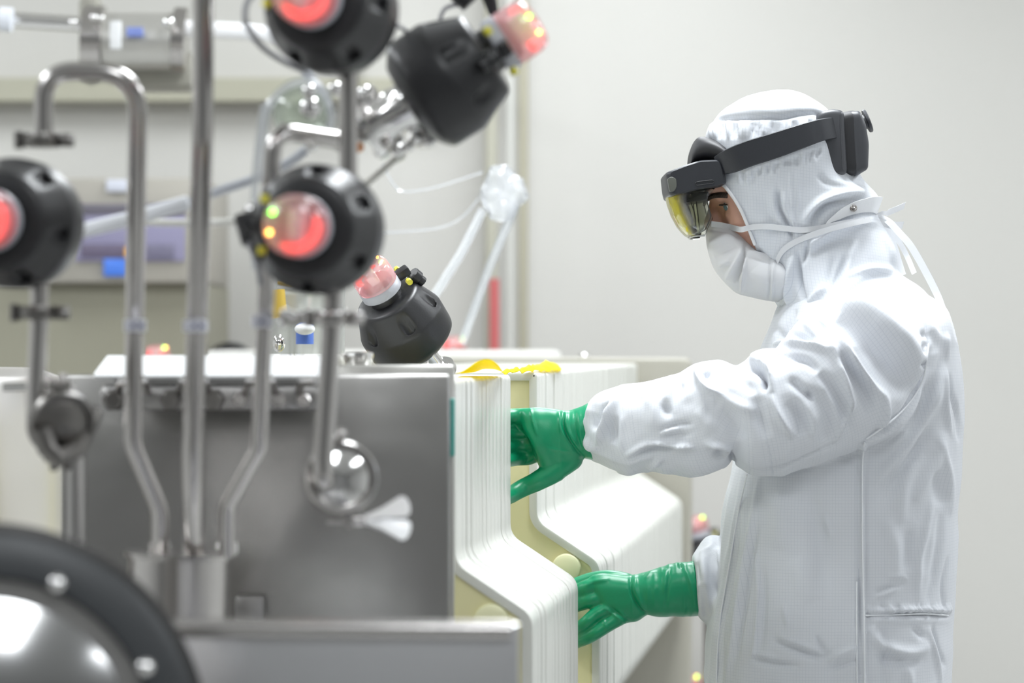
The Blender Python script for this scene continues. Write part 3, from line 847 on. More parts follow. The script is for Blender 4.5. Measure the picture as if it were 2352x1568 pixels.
used = np.unique(Fk); remap = -np.ones(len(V), int); remap[used] = np.arange(len(used))
hood = mesh_obj('hood', V[used], remap[Fk], suit_m, person, uv={'cloth_uv': uv[used]}, label='white gathered cleanroom hood')
sd = hood.modifiers.new('thickness', 'SOLIDIFY'); sd.thickness = 0.0016; sd.offset = -1
HOODV = V[used]
def on_surface(Vs, x, y, off=0.0015, rad=5.0, side=-1):
    """point on the camera-facing side of a garment at the picture position x,y"""
    p = to_px(Vs); m = (np.abs(p[:, 0] - x) < rad) & (np.abs(p[:, 1] - y) < rad)
    m &= (Vs[:, 1] < YP) if side < 0 else (Vs[:, 1] > YP)
    if not m.any(): return fpa(x, y, YP + side * 0.1)
    yy = np.min(Vs[m, 1]) if side < 0 else np.max(Vs[m, 1])
    return fpa(x, y, yy + side * off)
# hem round the face
hem = MB()
pp = []
for (x, y) in [(1652, 418), (1668, 436), (1686, 460), (1700, 486), (1713, 515), (1722, 545), (1733, 568)]:
    pp.append(Vector(on_surface(HOODV, x + 4, y, 0.0010)))
pp = list(0.5 * np.array([list(p) for p in pp]) + 0.25 * (np.array([list(p) for p in pp[:1] + pp[:-1]]) + np.array([list(p) for p in pp[1:] + pp[-1:]])))
hem.tube([Vector(p) for p in catmull(np.array(pp), 4)], 0.0026, 10)
obj('hem', hem, tie_m, hood); hem = MB()
pm = [Vector((p[0], 2 * YP - p[1], p[2])) for p in pp]
hem.tube([Vector(p) for p in catmull(np.array(pm), 4)], 0.0026, 10)
obj('hem', hem, tie_m, hood)
# snap tab
tabp = [(1898, 512), (1925, 494), (1960, 478), (1995, 470), (2014, 470)]
def ribbon(path3, wvec, width, th=0.0008):
    b = MB(); n = len(path3); vs = []
    for i, p in enumerate(path3):
        w = Vector(wvec[i] if isinstance(wvec, list) else wvec).normalized() * (width[i] if isinstance(width, list) else width) / 2
        t = (Vector(path3[min(i + 1, n - 1)]) - Vector(path3[max(i - 1, 0)])).normalized()
        nn = t.cross(w).normalized() * th / 2
        p = Vector(p)
        vs += [p - w - nn, p + w - nn, p + w + nn, p - w + nn]
    fs = [(0, 1, 2, 3), tuple(4 * (n - 1) + k for k in (3, 2, 1, 0))]
    for i in range(n - 1):
        for k in range(4): fs.append((4 * i + k, 4 * i + (k + 1) % 4, 4 * i + 4 + (k + 1) % 4, 4 * i + 4 + k))
    return b.add(vs, fs)
tp = [on_surface(HOODV, x, y, 0.004, 8) for x, y in tabp]
tp.append(fpa(2020, 474, 4.27)); tp.append(fpa(2012, 480, 4.31))
tp = catmull(np.array(tp), 5)
wv = [Vector((0.35, 0, 1))] * len(tp)
wd = list(np.interp(np.arange(len(tp)), [0, 6, len(tp) - 1], [0.004, 0.019, 0.030]))
tab = obj('snap_tab', ribbon([Vector(p) for p in tp], wv, wd, 0.0014), tie_m, hood)
sc_ = on_surface(HOODV, 1960, 478, 0.0062, 8)
sn = MB().lathe([(0, 0.0055), (0.0012, 0.0055), (0.0016, 0.0045), (0.0008, 0.0036), (0.0008, 0.0026), (0.0022, 0.0024), (0.0024, 0.0)], sc_, (0.1, -1, 0.1), 24)
obj('snap', sn, steel, tab, label='small round metal snap')
# ties at the back of the head
kn = fpa(2016, 500, 4.275)
def rp(pts, sub=5): return [Vector(p) for p in catmull(np.array([fpa(*p) for p in pts]), sub)]
def tie(pts, w, wvec=(0.3, 0.1, 1), nm='tie_ribbon'): return obj(nm, ribbon(rp(pts), wvec, w, 0.0007), tie_m, hood)
tie([(2004, 494, 4.25), (2024, 489, 4.25), (2040, 488, 4.25), (2078, 472, 4.26)], [0.003] * 5 + [0.006] * 5 + [0.011] * 6)
tie([(2000, 500, 4.26), (2030, 512, 4.262), (2050, 517, 4.265), (2074, 517, 4.27)], 0.0115)
tie([(2014, 496, 4.27), (2040, 508, 4.262), (2066, 535, 4.255), (2092, 565, 4.25), (2124, 620, 4.245), (2152, 675, 4.24), (2166, 712, 4.235)], 0.011, (1, 0.15, 0.55))
tie([(2016, 504, 4.29), (2036, 530, 4.29), (2052, 560, 4.29), (2064, 600, 4.29), (2074, 632, 4.285)], 0.010, (1, 0.1, 0.4))
tie([(2040, 520, 4.30), (2066, 556, 4.30), (2084, 590, 4.30), (2100, 628, 4.29)], 0.008, (1, 0.1, 0.5))
obj('tie_knot', MB().sphere(kn, 0.008, 8, (1.2, 0.8, 0.8)), tie_m, hood)

# ---- face mask
MASK = [(1622, 520, 1621, 545, YP, 0.006), (1626, 508, 1627, 580, YP, 0.030), (1642, 509, 1643, 622, YP, 0.048), (1664, 516, 1668, 652, YP, 0.060), (1690, 526, 1694, 674, YP, 0.068),
        (1715, 552, 1722, 682, YP, 0.076), (1745, 576, 1752, 688, YP, 0.086), (1786, 590, 1782, 692, YP, 0.092), (1800, 600, 1792, 692, YP, 0.085)]
V, F = remesh([loft(MASK, n=44, ex=2.3)], 0.002)
E = edges_of(F); V = smooth_v(V, F, 4, 0.5, E); px = to_px(V); N = normals_of(V, F)
face = np.clip(-N[:, 1] * 1.8 + 0.6, 0, 1)
ST_M = [([(1712, 560), (1705, 600), (1688, 652)], 4, -5), ([(1705, 570), (1690, 605), (1668, 640)], 5, 4), ([(1711, 590), (1708, 640), (1702, 672)], 3, 4), ([(1700, 600), (1690, 640), (1700, 665)], 5, -3),
    ([(1628, 512), (1660, 520), (1700, 530)], 3.5, 3), ([(1625, 525), (1670, 532), (1700, 548)], 4, -2), ([(1630, 560), (1665, 545), (1690, 548)], 8, 3), ([(1640, 590), (1670, 575), (1692, 565)], 8, -3),
    ([(1778, 592), (1776, 640), (1774, 690)], 2.5, 2), ([(1770, 592), (1766, 690)], 2.5, -2), ([(1715, 575), (1750, 588), (1786, 594)], 5, 3), ([(1720, 590), (1760, 600), (1782, 602)], 3, -2),
    ([(1650, 610), (1675, 600)], 7, 3), ([(1730, 620), (1760, 650)], 16, 2)]
V = V + N * (1.8 * strokes(px, ST_M, face) + vnoise(V * 40, 2) * 0.0008)[:, None]
mask_o = mesh_obj('face_mask', V, F, mask_m, person, label='white pleated face mask')
MV = V
strap = [on_surface(MV, x_, y_, 0.0012, 6) for x_, y_ in [(1634, 514), (1656, 517), (1680, 522)]] + [fpa(1702, 527, 4.207)] + [on_surface(HOODV, x, y, 0.002, 6) for x, y in [(1725, 522), (1760, 520), (1800, 524), (1840, 528), (1880, 524), (1930, 514), (1985, 505)]]
obj('mask_strap', ribbon([Vector(p) for p in catmull(np.array(strap), 4)], (0.05, 0, 1), 0.0085, 0.001), mask_m, mask_o)
strap = [on_surface(HOODV, x, y, 0.002, 6) for x, y in [(1784, 600), (1796, 578), (1815, 562), (1850, 545), (1900, 528), (1960, 512), (2000, 504)]]
obj('mask_strap', ribbon([Vector(p) for p in catmull(np.array(strap), 4)], (-0.4, 0, 1), 0.0085, 0.001), mask_m, mask_o)

# ---- gloves
gl = [loft([(1372, 918, 1362, 1056, NY, 0.036), (1352, 926, 1352, 1054, NY, 0.036), (1325, 937, 1345, 1053, NY, 0.033), (1300, 944, 1338, 1053, NY, 0.030), (1280, 940, 1322, 1070, NY, 0.027),
            (1250, 936, 1292, 1088, NY, 0.024), (1222, 935, 1258, 1092, NY - 0.002, 0.021), (1200, 938, 1236, 1068, NY, 0.017), (1190, 944, 1228, 1050, NY + 0.004, 0.012)], n=36, ex=2.2),
      ptube([(1215, 957, 4.170, 0.0135), (1180, 956, 4.172, 0.0122), (1150, 962, 4.158, 0.0108), (1124, 980, 4.130, 0.0095), (1108, 994, 4.108, 0.0088)]),
      ptube([(1222, 985, 4.174, 0.0140), (1190, 988, 4.180, 0.0130), (1160, 994, 4.168, 0.0112), (1130, 1010, 4.136, 0.0097), (1112, 1020, 4.108, 0.0090)]),
      ptube([(1232, 1015, 4.178, 0.0135), (1204, 1020, 4.186, 0.0125), (1172, 1025, 4.176, 0.0110), (1144, 1036, 4.140, 0.0095), (1126, 1042, 4.108, 0.0088)]),
      ptube([(1240, 1040, 4.180, 0.0125), (1216, 1049, 4.188, 0.0118), (1186, 1054, 4.178, 0.0106), (1160, 1060, 4.142, 0.0088), (1146, 1064, 4.108, 0.0080)]),
      ptube([(1310, 1052, NY, 0.019), (1272, 1082, NY - 0.004, 0.0172), (1236, 1103, NY - 0.006, 0.0148), (1204, 1119, NY - 0.004, 0.0134), (1174, 1136, NY - 0.018, 0.0122), (1152, 1149, NY - 0.050, 0.0100)])]
def glove(parts, ST, lab, sd):
    V, F = remesh(parts, 0.0015)
    E = edges_of(F); V = smooth_v(V, F, 7, 0.5, E); px = to_px(V); N = normals_of(V, F)
    face = np.clip(-N[:, 1] * 2 + 0.5, 0, 1)
    V = V + N * (strokes(px, ST, face) + vnoise(V * 60, sd) * 0.0005 + 0.0006 * ridged(V * np.array([90, 40, 14]), sd + 1) * (px[:, 0] > (1285 if sd == 21 else 1450)))[:, None]
    return mesh_obj('glove', V, F, glove_m, person, label=lab)
glove(gl, [([(1292, 945), (1296, 985), (1318, 1025), (1345, 1055)], 3, -4), ([(1300, 944), (1304, 985), (1328, 1028)], 4, 3), ([(1284, 945), (1288, 985), (1302, 1010)], 4, 2),
           ([(1218, 938), (1226, 975), (1234, 1000)], 3, 2), ([(1180, 972), (1205, 1000), (1226, 1038), (1233, 1066)], 4, -3), ([(1190, 965), (1218, 1000), (1238, 1045)], 8, 2.5),
           ([(1330, 945), (1335, 1000), (1342, 1040)], 5, 2), ([(1320, 945), (1322, 990), (1338, 1030)], 3, -2), ([(1262, 1030), (1310, 1038)], 3, 0.8), ([(1205, 1065), (1216, 1050)], 3, -1.5)],
      'green glove with fingers hooked behind the plate edge', 21)
FY = 4.31
gr = [loft([(1592, 1286, 1606, 1412, FY, 0.037), (1584, 1290, 1602, 1414, FY, 0.038), (1550, 1292, 1572, 1416, FY, 0.036), (1512, 1304, 1520, 1416, FY, 0.034), (1480, 1314, 1500, 1414, FY, 0.031),
            (1448, 1321, 1486, 1412, FY, 0.027), (1415, 1318, 1462, 1426, FY, 0.024), (1385, 1316, 1430, 1430, FY, 0.021), (1360, 1320, 1404, 1424, FY, 0.018), (1350, 1330, 1392, 1412, FY, 0.012)], n=36, ex=2.2),
      ptube([(1366, 1344, FY, 0.0140), (1340, 1354, FY, 0.0130), (1312, 1368, FY + 0.025, 0.0110), (1290, 1378, FY + 0.055, 0.0100), (1276, 1384, FY + 0.078, 0.0090)]),
      ptube([(1374, 1372, FY - 0.002, 0.0140), (1345, 1380, FY - 0.002, 0.0130), (1312, 1394, FY + 0.022, 0.0110), (1286, 1404, FY + 0.054, 0.0100), (1270, 1410, FY + 0.078, 0.0090)]),
      ptube([(1392, 1398, FY - 0.008, 0.0118), (1366, 1412, FY - 0.012, 0.0108), (1340, 1434, FY - 0.012, 0.0102), (1310, 1450, FY + 0.028, 0.0094), (1290, 1458, FY + 0.078, 0.0085)]),
      ptube([(1424, 1416, FY - 0.008, 0.0128), (1392, 1436, FY - 0.012, 0.0118), (1360, 1458, FY - 0.014, 0.0108), (1330, 1472, FY + 0.010, 0.0098), (1302, 1484, FY + 0.075, 0.0085)]),
      ptube([(1440, 1340, FY + 0.012, 0.016), (1400, 1330, FY + 0.024, 0.0145), (1362, 1330, FY + 0.028, 0.0120), (1328, 1340, FY + 0.026, 0.0108), (1300, 1352, FY + 0.022, 0.0095)])]
glove(gr, [([(1448, 1324), (1450, 1360), (1466, 1392), (1488, 1412)], 3, -4), ([(1458, 1322), (1462, 1360), (1482, 1400)], 5, 3), ([(1540, 1300), (1534, 1350), (1530, 1395)], 3, -2), ([(1530, 1305), (1526, 1360)], 5, 2),
           ([(1570, 1295), (1590, 1350), (1598, 1400)], 5, 2), ([(1388, 1395), (1415, 1415), (1440, 1432)], 3, 2), ([(1400, 1392), (1430, 1415), (1450, 1428)], 3, -2), ([(1420, 1400), (1440, 1420)], 3, 1.6),
           ([(1345, 1345), (1365, 1335), (1400, 1330)], 5, 2), ([(1560, 1292), (1566, 1304)], 3, -3), ([(1500, 1310), (1480, 1330)], 5, 2), ([(1385, 1420), (1395, 1450)], 4, 1.5)],
      'green glove with long cuff, lower hand', 22)
# overshoes
for s in (-1, 1):
    y = YP + 0.1 * s
    a = FP(1950, 0, y)
    sh = MB()
    S = [(-0.13, 0.012), (-0.12, 0.045), (-0.06, 0.075), (0.0, 0.085)]
    o_ = [(a.x + 0.13, 0.0), (a.x + 0.14, 0.05), (a.x + 0.11, 0.13), (a.x - 0.03, 0.14), (a.x - 0.08, 0.09), (a.x - 0.17, 0.06), (a.x - 0.185, 0.02), (a.x - 0.18, 0.0)]
    sh.prism([(p.x, p.z) for p in fillet([Vector((x, 0, z)) for x, z in o_], 0.03, 4)], y - 0.055, y + 0.055, 0.02)
    obj('overshoe', sh, suit_m if False else tie_m, person)

# ------------------------------------------------------------------ headset worn over the hood
hs = mat('headset_plastic', (0.026, 0.028, 0.034), 0.42, bump=0.05, bscale=500)
hs2 = mat('headset_soft', (0.020, 0.020, 0.023), 0.55)
hs3 = mat('headset_grey', (0.060, 0.062, 0.070), 0.40)
head_set = thing('headset', 'dark grey mixed-reality headset with clear tinted visor, worn over the white hood', 'headset', FP(1760, 340, YP))
def XZ(pts, d=YP): return [(FP(x, y, d).x, FP(x, y, d).z) for x, y in pts]
def oxz(pts, r=0.006, seg=4, d=YP):
    q = [Vector((a, 0, b)) for a, b in XZ(pts, d)]
    n = len(q); out = []
    for i in range(n):
        p = q[i]; a = q[i - 1] - p; b = q[(i + 1) % n] - p
        la, lb = a.length, b.length; a.normalize(); b.normalize()
        t = min(r, la * 0.45, lb * 0.45)
        for k in range(seg + 1):
            s = k / seg
            out.append((1 - s) ** 2 * (p + a * t) + 2 * s * (1 - s) * p + s * s * (p + b * t))
    return [(p.x, p.z) for p in out]
# strap, both sides
for sgn in (-1, 1):
    cl = [(1640, 388, 0.078, 44), (1668, 378, 0.094, 56), (1710, 362, 0.103, 58), (1765, 345, 0.108, 57), (1820, 326, 0.107, 54), (1868, 310, 0.100, 50), (1905, 302, 0.080, 48)]
    S = catmull(np.array(cl, float), 5)
    vs = []; fs = []; n = len(S)
    for i, s in enumerate(S):
        y = YP + sgn * s[2]
        c = FP(s[0], s[1], YP); c.y = y
        a = S[min(i + 1, n - 1)] - S[max(i - 1, 0)]
        up = Vector((a[1], 0, a[0])).normalized()
        w = s[3] / 2 * YP / FPX
        dy = a[2] / (np.hypot(a[0], a[1]) * YP / FPX + 1e-9)
        nn = Vector((-dy * (1 if a[0] > 0 else -1), sgn, 0)).normalized()
        for (u, t) in [(-1, 0), (-0.93, 1), (0.93, 1), (1, 0), (0.93, -1), (-0.93, -1)]:
            vs.append(c + up * w * u + nn * 0.0022 * t)
    for i in range(n - 1):
        for k in range(6): fs.append((6 * i + k, 6 * i + (k + 1) % 6, 6 * i + 6 + (k + 1) % 6, 6 * i + 6 + k))
    fs.append(tuple(range(6))); fs.append(tuple(6 * (n - 1) + k for k in range(6)))
    obj('strap', MB().add(vs, fs), hs, head_set)
# brow housing
out = oxz([(1521, 403), (1560, 388), (1598, 376), (1645, 374), (1652, 388), (1660, 428), (1648, 434), (1600, 441), (1560, 450), (1530, 458), (1525, 440)], 0.005)
O = np.array(out); xf = O[:, 0].min(); xr = O[:, 0].max()
secs = []
for s in np.linspace(-1, 1, 25):
    y = 0.088 * np.sign(s) * (1 - (1 - abs(s)) ** 1.6)
    k = (abs(y) / 0.088)
    shift = 0.030 * (max(0, k - 0.30) ** 3)
    q = O.copy()
    wf = np.clip((xr - q[:, 0]) / (xr - xf), 0, 1)
    q[:, 0] += shift * 0.25 * wf
    if k > 0.93:
        cc = q.mean(0); q = cc + (q - cc) * (1 - 0.10 * (k - 0.93) / 0.07)
    secs.append([(p[0], YP + y, p[1]) for p in q])
b = MB(); vs = [p for s in secs for p in s]; n = len(O); fs = []
for i in range(len(secs) - 1):
    for k in range(n): fs.append((i * n + k, i * n + (k + 1) % n, (i + 1) * n + (k + 1) % n, (i + 1) * n + k))
fs.append(tuple(range(n))); fs.append(tuple((len(secs) - 1) * n + k for k in range(n)))
b.add(vs, fs)
hous = obj('brow_housing', b, hs, head_set)
sens = MB().prism(oxz([(1525, 418), (1534, 413), (1545, 417), (1547, 436), (1541, 447), (1530, 448)], 0.004), YP - 0.0895, YP - 0.080, 0.001)
obj('sensor_window', sens, mat('sensor_glass', (0.13, 0.135, 0.12), 0.15), hous, label='small pale grey rounded sensor window')
btn = MB().tube(fillet([Vector((FP(x, y, YP).x, YP - 0.0888, FP(x, y, YP).z)) for x, y in [(1588, 428), (1592, 425), (1626, 421), (1631, 424), (1629, 428), (1592, 433), (1588, 428)]], 0.001, 2), 0.0007, 6)
obj('volume_button', btn, hs2, hous)
# forehead pad
pad = loft([(1582, 372, 1583, 384, YP, 0.045), (1586, 345, 1586, 384, YP, 0.056), (1598, 320, 1600, 380, YP, 0.064), (1616, 316, 1620, 378, YP, 0.072), (1642, 326, 1645, 384, YP, 0.080), (1664, 345, 1664, 386, YP, 0.086), (1672, 352, 1670, 380, YP, 0.085)], n=36, ex=2.6)
obj('forehead_pad', pad, hs2, head_set)
# visor: a curved clear shell, yellow-tinted at the front
def visor_mat():
    m = bpy.data.materials.new('tinted_visor'); m.use_nodes = True
    nt = m.node_tree; N = nt.nodes; L = nt.links
    N.remove(N['Principled BSDF'])
    at = N.new('ShaderNodeAttribute'); at.attribute_name = 'tint'
    cr = N.new('ShaderNodeValToRGB')
    e = cr.color_ramp.elements
    e[0].position = 0.0; e[0].color = (0.93, 0.94, 0.92, 1)
    e[1].position = 1.0; e[1].color = (0.80, 0.70, 0.04, 1)
    for p, c in ((0.45, (0.82, 0.83, 0.72, 1)), (0.60, (0.62, 0.62, 0.66, 1)), (0.72, (0.62, 0.58, 0.38, 1)), (0.82, (0.78, 0.68, 0.05, 1))):
        x = e.new(p); x.color = c
    L.new(at.outputs['Fac'], cr.inputs[0])
    tr = N.new('ShaderNodeBsdfTransparent'); L.new(cr.outputs[0], tr.inputs[0])
    gl = N.new('ShaderNodeBsdfGlossy'); gl.inputs['Roughness'].default_value = 0.04
    df = N.new('ShaderNodeBsdfDiffuse'); L.new(cr.outputs[0], df.inputs[0])
    m0 = N.new('ShaderNodeMixShader')
    mr = N.new('ShaderNodeMapRange'); mr.inputs['From Min'].default_value = 0.55; mr.inputs['From Max'].default_value = 0.85; mr.inputs['To Max'].default_value = 0.55
    L.new(at.outputs['Fac'], mr.inputs['Value']); L.new(mr.outputs[0], m0.inputs[0])
    L.new(tr.outputs[0], m0.inputs[1]); L.new(df.outputs[0], m0.inputs[2])
    fr = N.new('ShaderNodeFresnel'); fr.inputs[0].default_value = 1.5
    m1 = N.new('ShaderNodeMixShader'); L.new(fr.outputs[0], m1.inputs[0]); L.new(m0.outputs[0], m1.inputs[1]); L.new(gl.outputs[0], m1.inputs[2])
    L.new(m1.outputs[0], N['Material Output'].inputs[0])
    return m
nu, nv = 60, 16
vs = []; tint = []
for j in range(nv + 1):
    v = j / nv
    xF = np.interp(v, [0, 0.25, 0.5, 0.75, 0.93, 1], [1528, 1533, 1542, 1556, 1572, 1584])
    xR = np.interp(v, [0, 0.22, 0.45, 0.68, 1], [1634, 1617, 1622, 1629, 1613])
    zy = np.interp(v, [0, 1], [444, 546])
    hw = np.interp(v, [0, 0.8, 1], [0.078, 0.074, 0.060])
    for i in range(nu + 1):
        t = PI * i / nu
        s = math.sin(t) ** 0.55
        x = xR - (xR - xF) * s
        y = YP - hw * math.copysign(abs(math.cos(t)) ** 0.55, math.cos(t))
        zz = zy - (6 * (1 - s) if v < 0.9 else 2 * (1 - s))
        p = FP(x, zz, YP); p.y = y
        vs.append(p); tint.append((xR - x) / (xR - xF) * (1 - 0.25 * v * 0))
F = np.array([(j * (nu + 1) + i, j * (nu + 1) + i + 1, (j + 1) * (nu + 1) + i + 1, (j + 1) * (nu + 1) + i) for j in range(nv) for i in range(nu)])
vis = mesh_obj('visor', np.array([list(p) for p in vs]), F, visor_mat(), head_set, uv={'tint': np.array(tint)}, label='clear visor with yellow-tinted front')
sd = vis.modifiers.new('th', 'SOLIDIFY'); sd.thickness = 0.0018
rim_m = mat('clear_rim', (0.7, 0.72, 0.7), 0.05, trans=0.6)
rimp = [vs[nv * (nu + 1) + i] for i in range(nu + 1)]
obj('visor_rim', MB().tube(rimp, 0.0013, 8), rim_m, vis)
glass_d = film_mat('waveguide_glass', (0.62, 0.62, 0.56), 0.82, 0.05, 0.2, 0.3)
for sgn in (-1, 1):
    for (o_, nm) in (([(1556, 452), (1580, 455), (1594, 500), (1594, 522), (1584, 532), (1572, 520), (1562, 488)], 'lens_plate'), ([(1594, 452), (1616, 448), (1629, 500), (1616, 530), (1604, 536), (1600, 500)], 'lens_plate')):
        y0 = YP + sgn * 0.036
        q = oxz(o_, 0.004)
        lp = obj(nm, MB().prism(q, y0, y0 + sgn * 0.003), glass_d, head_set)
        ring = [Vector((a, y0, b_)) for a, b_ in q]; ring.append(ring[0])
        obj('plate_edge', MB().tube(ring, 0.0009, 6, cap=False), hs2, lp)
obj('display_bar', MB().prism(oxz([(1562, 448), (1622, 444), (1620, 462), (1566, 470)], 0.002), YP - 0.055, YP + 0.055, 0.003), hs2, head_set)
# rear pack
rp_ = obj('rear_cushion', MB().prism(oxz([(1868, 295), (1871, 270), (1884, 256), (1912, 250), (1938, 254), (1940, 300), (1946, 400), (1915, 406), (1894, 392), (1882, 362), (1874, 325)], 0.008, 4, 4.205), YP - 0.084, YP + 0.084, 0.008), hs3, head_set)
bt = obj('battery_pack', MB().prism(oxz([(1906, 285), (1909, 270), (1930, 259), (1955, 253), (1975, 256), (1987, 285), (1994, 330), (1992, 386), (1962, 404), (1935, 400), (1922, 385), (1912, 340)], 0.007, 4, 4.215), YP - 0.074, YP + 0.074, 0.012, seg=5, scl=True), hs2, head_set)
obj('rear_cover', MB().prism(oxz([(1948, 256), (1975, 254), (1989, 286), (1996, 330), (1994, 388), (1964, 406), (1958, 380), (1952, 320)], 0.005, 4, 4.215), YP - 0.0745, YP + 0.0745, 0.010, seg=5, scl=True), hs3, bt)
obj('adjustment_knob', MB().lathe([(-0.006, 0.011), (0, 0.011), (0, 0.0175), (0.003, 0.0185), (0.0045, 0.0175), (0.005, 0)], FP(1989, 279, YP), (1, 0, 0.40), 40), hs3, bt)

# ------------------------------------------------------------------ the filter plates
ANG = math.atan2(0.133, 1.0)
QZ = Quaternion((0, 0, 1), -ANG)
VPX = 2045.0
def axis_pos(d):
    """world position of the plates' upper right edge line at distance d"""
    px_ = VPX - 873.0 * 4.08 / d
    return Vector(((px_ - 1176) * d / FPX, d, 0))
plate_m = mat('plate_polymer', (0.67, 0.675, 0.63), 0.32, sss=0.0, var=0.015, vscale=3)
memb_m = mat('plate_membrane', (0.78, 0.74, 0.44), 0.45, var=0.04, vscale=4)
port_m = mat('port_polymer', (0.85, 0.84, 0.55), 0.4)
zt = H
R_ = [(0, -0.0475), (0, -0.277), (0.0974, -0.341), (0.0974, -0.561), (-0.03, -0.735)]
Wd = 0.36
ol = R_ + [(-Wd - x, z) for x, z in reversed(R_)]
ol3 = []
qv = [Vector((a, 0, b_)) for a, b_ in ol]
for i in range(len(qv)):
    p = qv[i]; a = (qv[i - 1] - p); b_ = (qv[(i + 1) % len(qv)] - p)
    a.normalize(); b_.normalize()
    ang_ = a.angle(b_); r = 0.03 if i not in (0, 9) else 0.008
    t = min(r / math.tan(ang_ / 2), 0.05)
    for k in range(7):
        s = k / 6
        ol3.append((1 - s) ** 2 * (p + a * t) + 2 * s * (1 - s) * p + s * s * (p + b_ * t))
OL = np.array([(p.x, p.z) for p in ol3])
def inset(O, dd):
    n = len(O); e1 = np.roll(O, -1, 0) - O; e0 = O - np.roll(O, 1, 0)
    f = lambda e: np.stack([e[:, 1], -e[:, 0]], 1) / (np.linalg.norm(e, axis=1, keepdims=True) + 1e-12)
    N_ = f(e0) + f(e1); N_ /= np.linalg.norm(N_, axis=1, keepdims=True)
    ar = 0.5 * np.sum(O[:, 0] * np.roll(O[:, 1], -1) - np.roll(O[:, 0], -1) * O[:, 1])
    if ar < 0: N_ = -N_
    return O - N_ * dd
def make_plate():
    t = thing('filter_plate', 'x', 'filter plate', (0, 0, H), QZ)
    th = 0.0335
    b = MB(); n = len(OL); vs = []; fs = []
    prof = [(0.016, 0.002), (0.002, 0.0), (0.0, 0.003), (-0.0, th - 0.003), (0.002, th), (0.016, th - 0.002)]
    prof = [(0.013, 0.002), (0.0035, 0.0), (0.0010, 0.0010), (0.0, 0.004), (0.0, th - 0.004), (0.0010, th - 0.0010), (0.0035, th), (0.013, th - 0.002)]
    for (ins, y) in prof:
        Q = inset(OL, ins); vs += [(p[0], y, p[1]) for p in Q]
    m = len(prof)
    for i in range(m):
        j = (i + 1) % m
        for k in range(n): fs.append((i * n + k, i * n + (k + 1) % n, j * n + (k + 1) % n, j * n + k))
    b.add(vs, fs)
    obj('frame', b, plate_m, t, local=True)
    mb = MB().prism(inset(OL, 0.0125), 0.006, th - 0.006)
    obj('membrane', mb, memb_m, t, local=True, label='yellowish filter sheet')
    pb = MB().lathe([(-0.006, 0.0), (-0.006, 0.016), (-0.004, 0.021), (0.006, 0.023)], (0.045, 0, -0.350), (0, 1, 0), 32)
    obj('port', pb, port_m, t, local=True)
    return t
plate0 = make_plate()
front = list(np.arange(3.56, 4.070, 0.0355))
back = list(np.arange(4.40, 6.08, 0.0365))
GF, GB = 'filter plates in front of the gap', 'filter plates behind the gap'
first = True
for grp, ds in ((GF, front), (GB, back)):
    for i, d in enumerate(ds):
        if grp == GF:
            lab = 'white edge of a filter plate packed between the steel end plate and the gap'
            if i == 0: lab = 'filter plate nearest the camera, yellowish face beside the steel end plate'
            if i == len(ds) - 1: lab = 'white filter plate at the near side of the gap, sharp edge covering the green fingertips'
        else:
            lab = 'white filter plate in the far stack behind the gloved hands'
            if i == 0: lab = 'filter plate at the far side of the gap, yellow-green face behind both green gloves'
            if i == len(ds) - 1: lab = 'last filter plate of the far stack, against the beige end plate'
        o = plate0 if first else dup(plate0)
        first = False
        p = axis_pos(d); jit = random.uniform(-0.0012, 0.0012)
        o.location = (p.x + jit, p.y, H - (0 if grp == GF else 0.0012 * 0))
        o['label'] = lab; o['group'] = grp

def rp3(x, y, z):
    v = QZ @ Vector((x, y, 0)); return (v.x, v.y, z)
def rbox(mb, lx0, lx1, d0, d1, z0, z1, bev=0.004):
    """box in the stack's frame: lx from the plates' upper right edge line, d along the view"""
    a = axis_pos(d0)
    s = QZ @ Vector(((lx0 + lx1) / 2, (d1 - d0) / 2, 0))
    return mb.box((a.x + s.x, a.y + s.y, (z0 + z1) / 2), (lx1 - lx0, d1 - d0, z1 - z0), bev, QZ)
# far end plate (beige-grey slab) standing on its own feet
endm = mat('beige_painted_steel', (0.40, 0.385, 0.33), 0.4, var=0.03)
endp = thing('end_plate', 'beige grey end plate with rounded top corner behind the far stack of plates', 'end plate', (0, 6.25, 0))
b = MB(); a = axis_pos(6.16)
eo = [Vector((0.112, 0, H - 0.036)), Vector((0.118, 0, H - 0.80)), Vector((-0.75, 0, H - 0.80)), Vector((-0.75, 0, H - 0.036))]
eo = [Vector((-0.75, 0, H - 0.036)), Vector((-0.75, 0, 0.45)), Vector((0.11, 0, 0.45)), Vector((0.11, 0, H - 0.06))]
sl = MB().prism([(p.x, p.z) for p in fillet([Vector((-0.7, 0, H - 0.034)), Vector((0.112, 0, H - 0.036)), Vector((0.112, 0, 0.35)), Vector((-0.75, 0, 0.35)), Vector((-0.75, 0, H - 0.034)), Vector((-0.7, 0, H - 0.034))], 0.02, 4)][:-1], 0, 0.07, 0.006)
sl.v = [tuple(Vector((a.x, a.y, 0)) + (QZ @ Vector((v[0], v[1], 0))) + Vector((0, 0, v[2]))) for v in sl.v]
obj('slab', sl, endm, endp)
for lx in (-0.68, 0.02):
    obj('foot', rbox(MB(), lx, lx + 0.08, 6.16, 6.26, 0.0, 0.36), endm, endp)
obj('cap_screw', MB().sphere(FP(1342, 818, 6.24), 0.014, 8, (1, 1, 0.6)), steel_pol, endp)
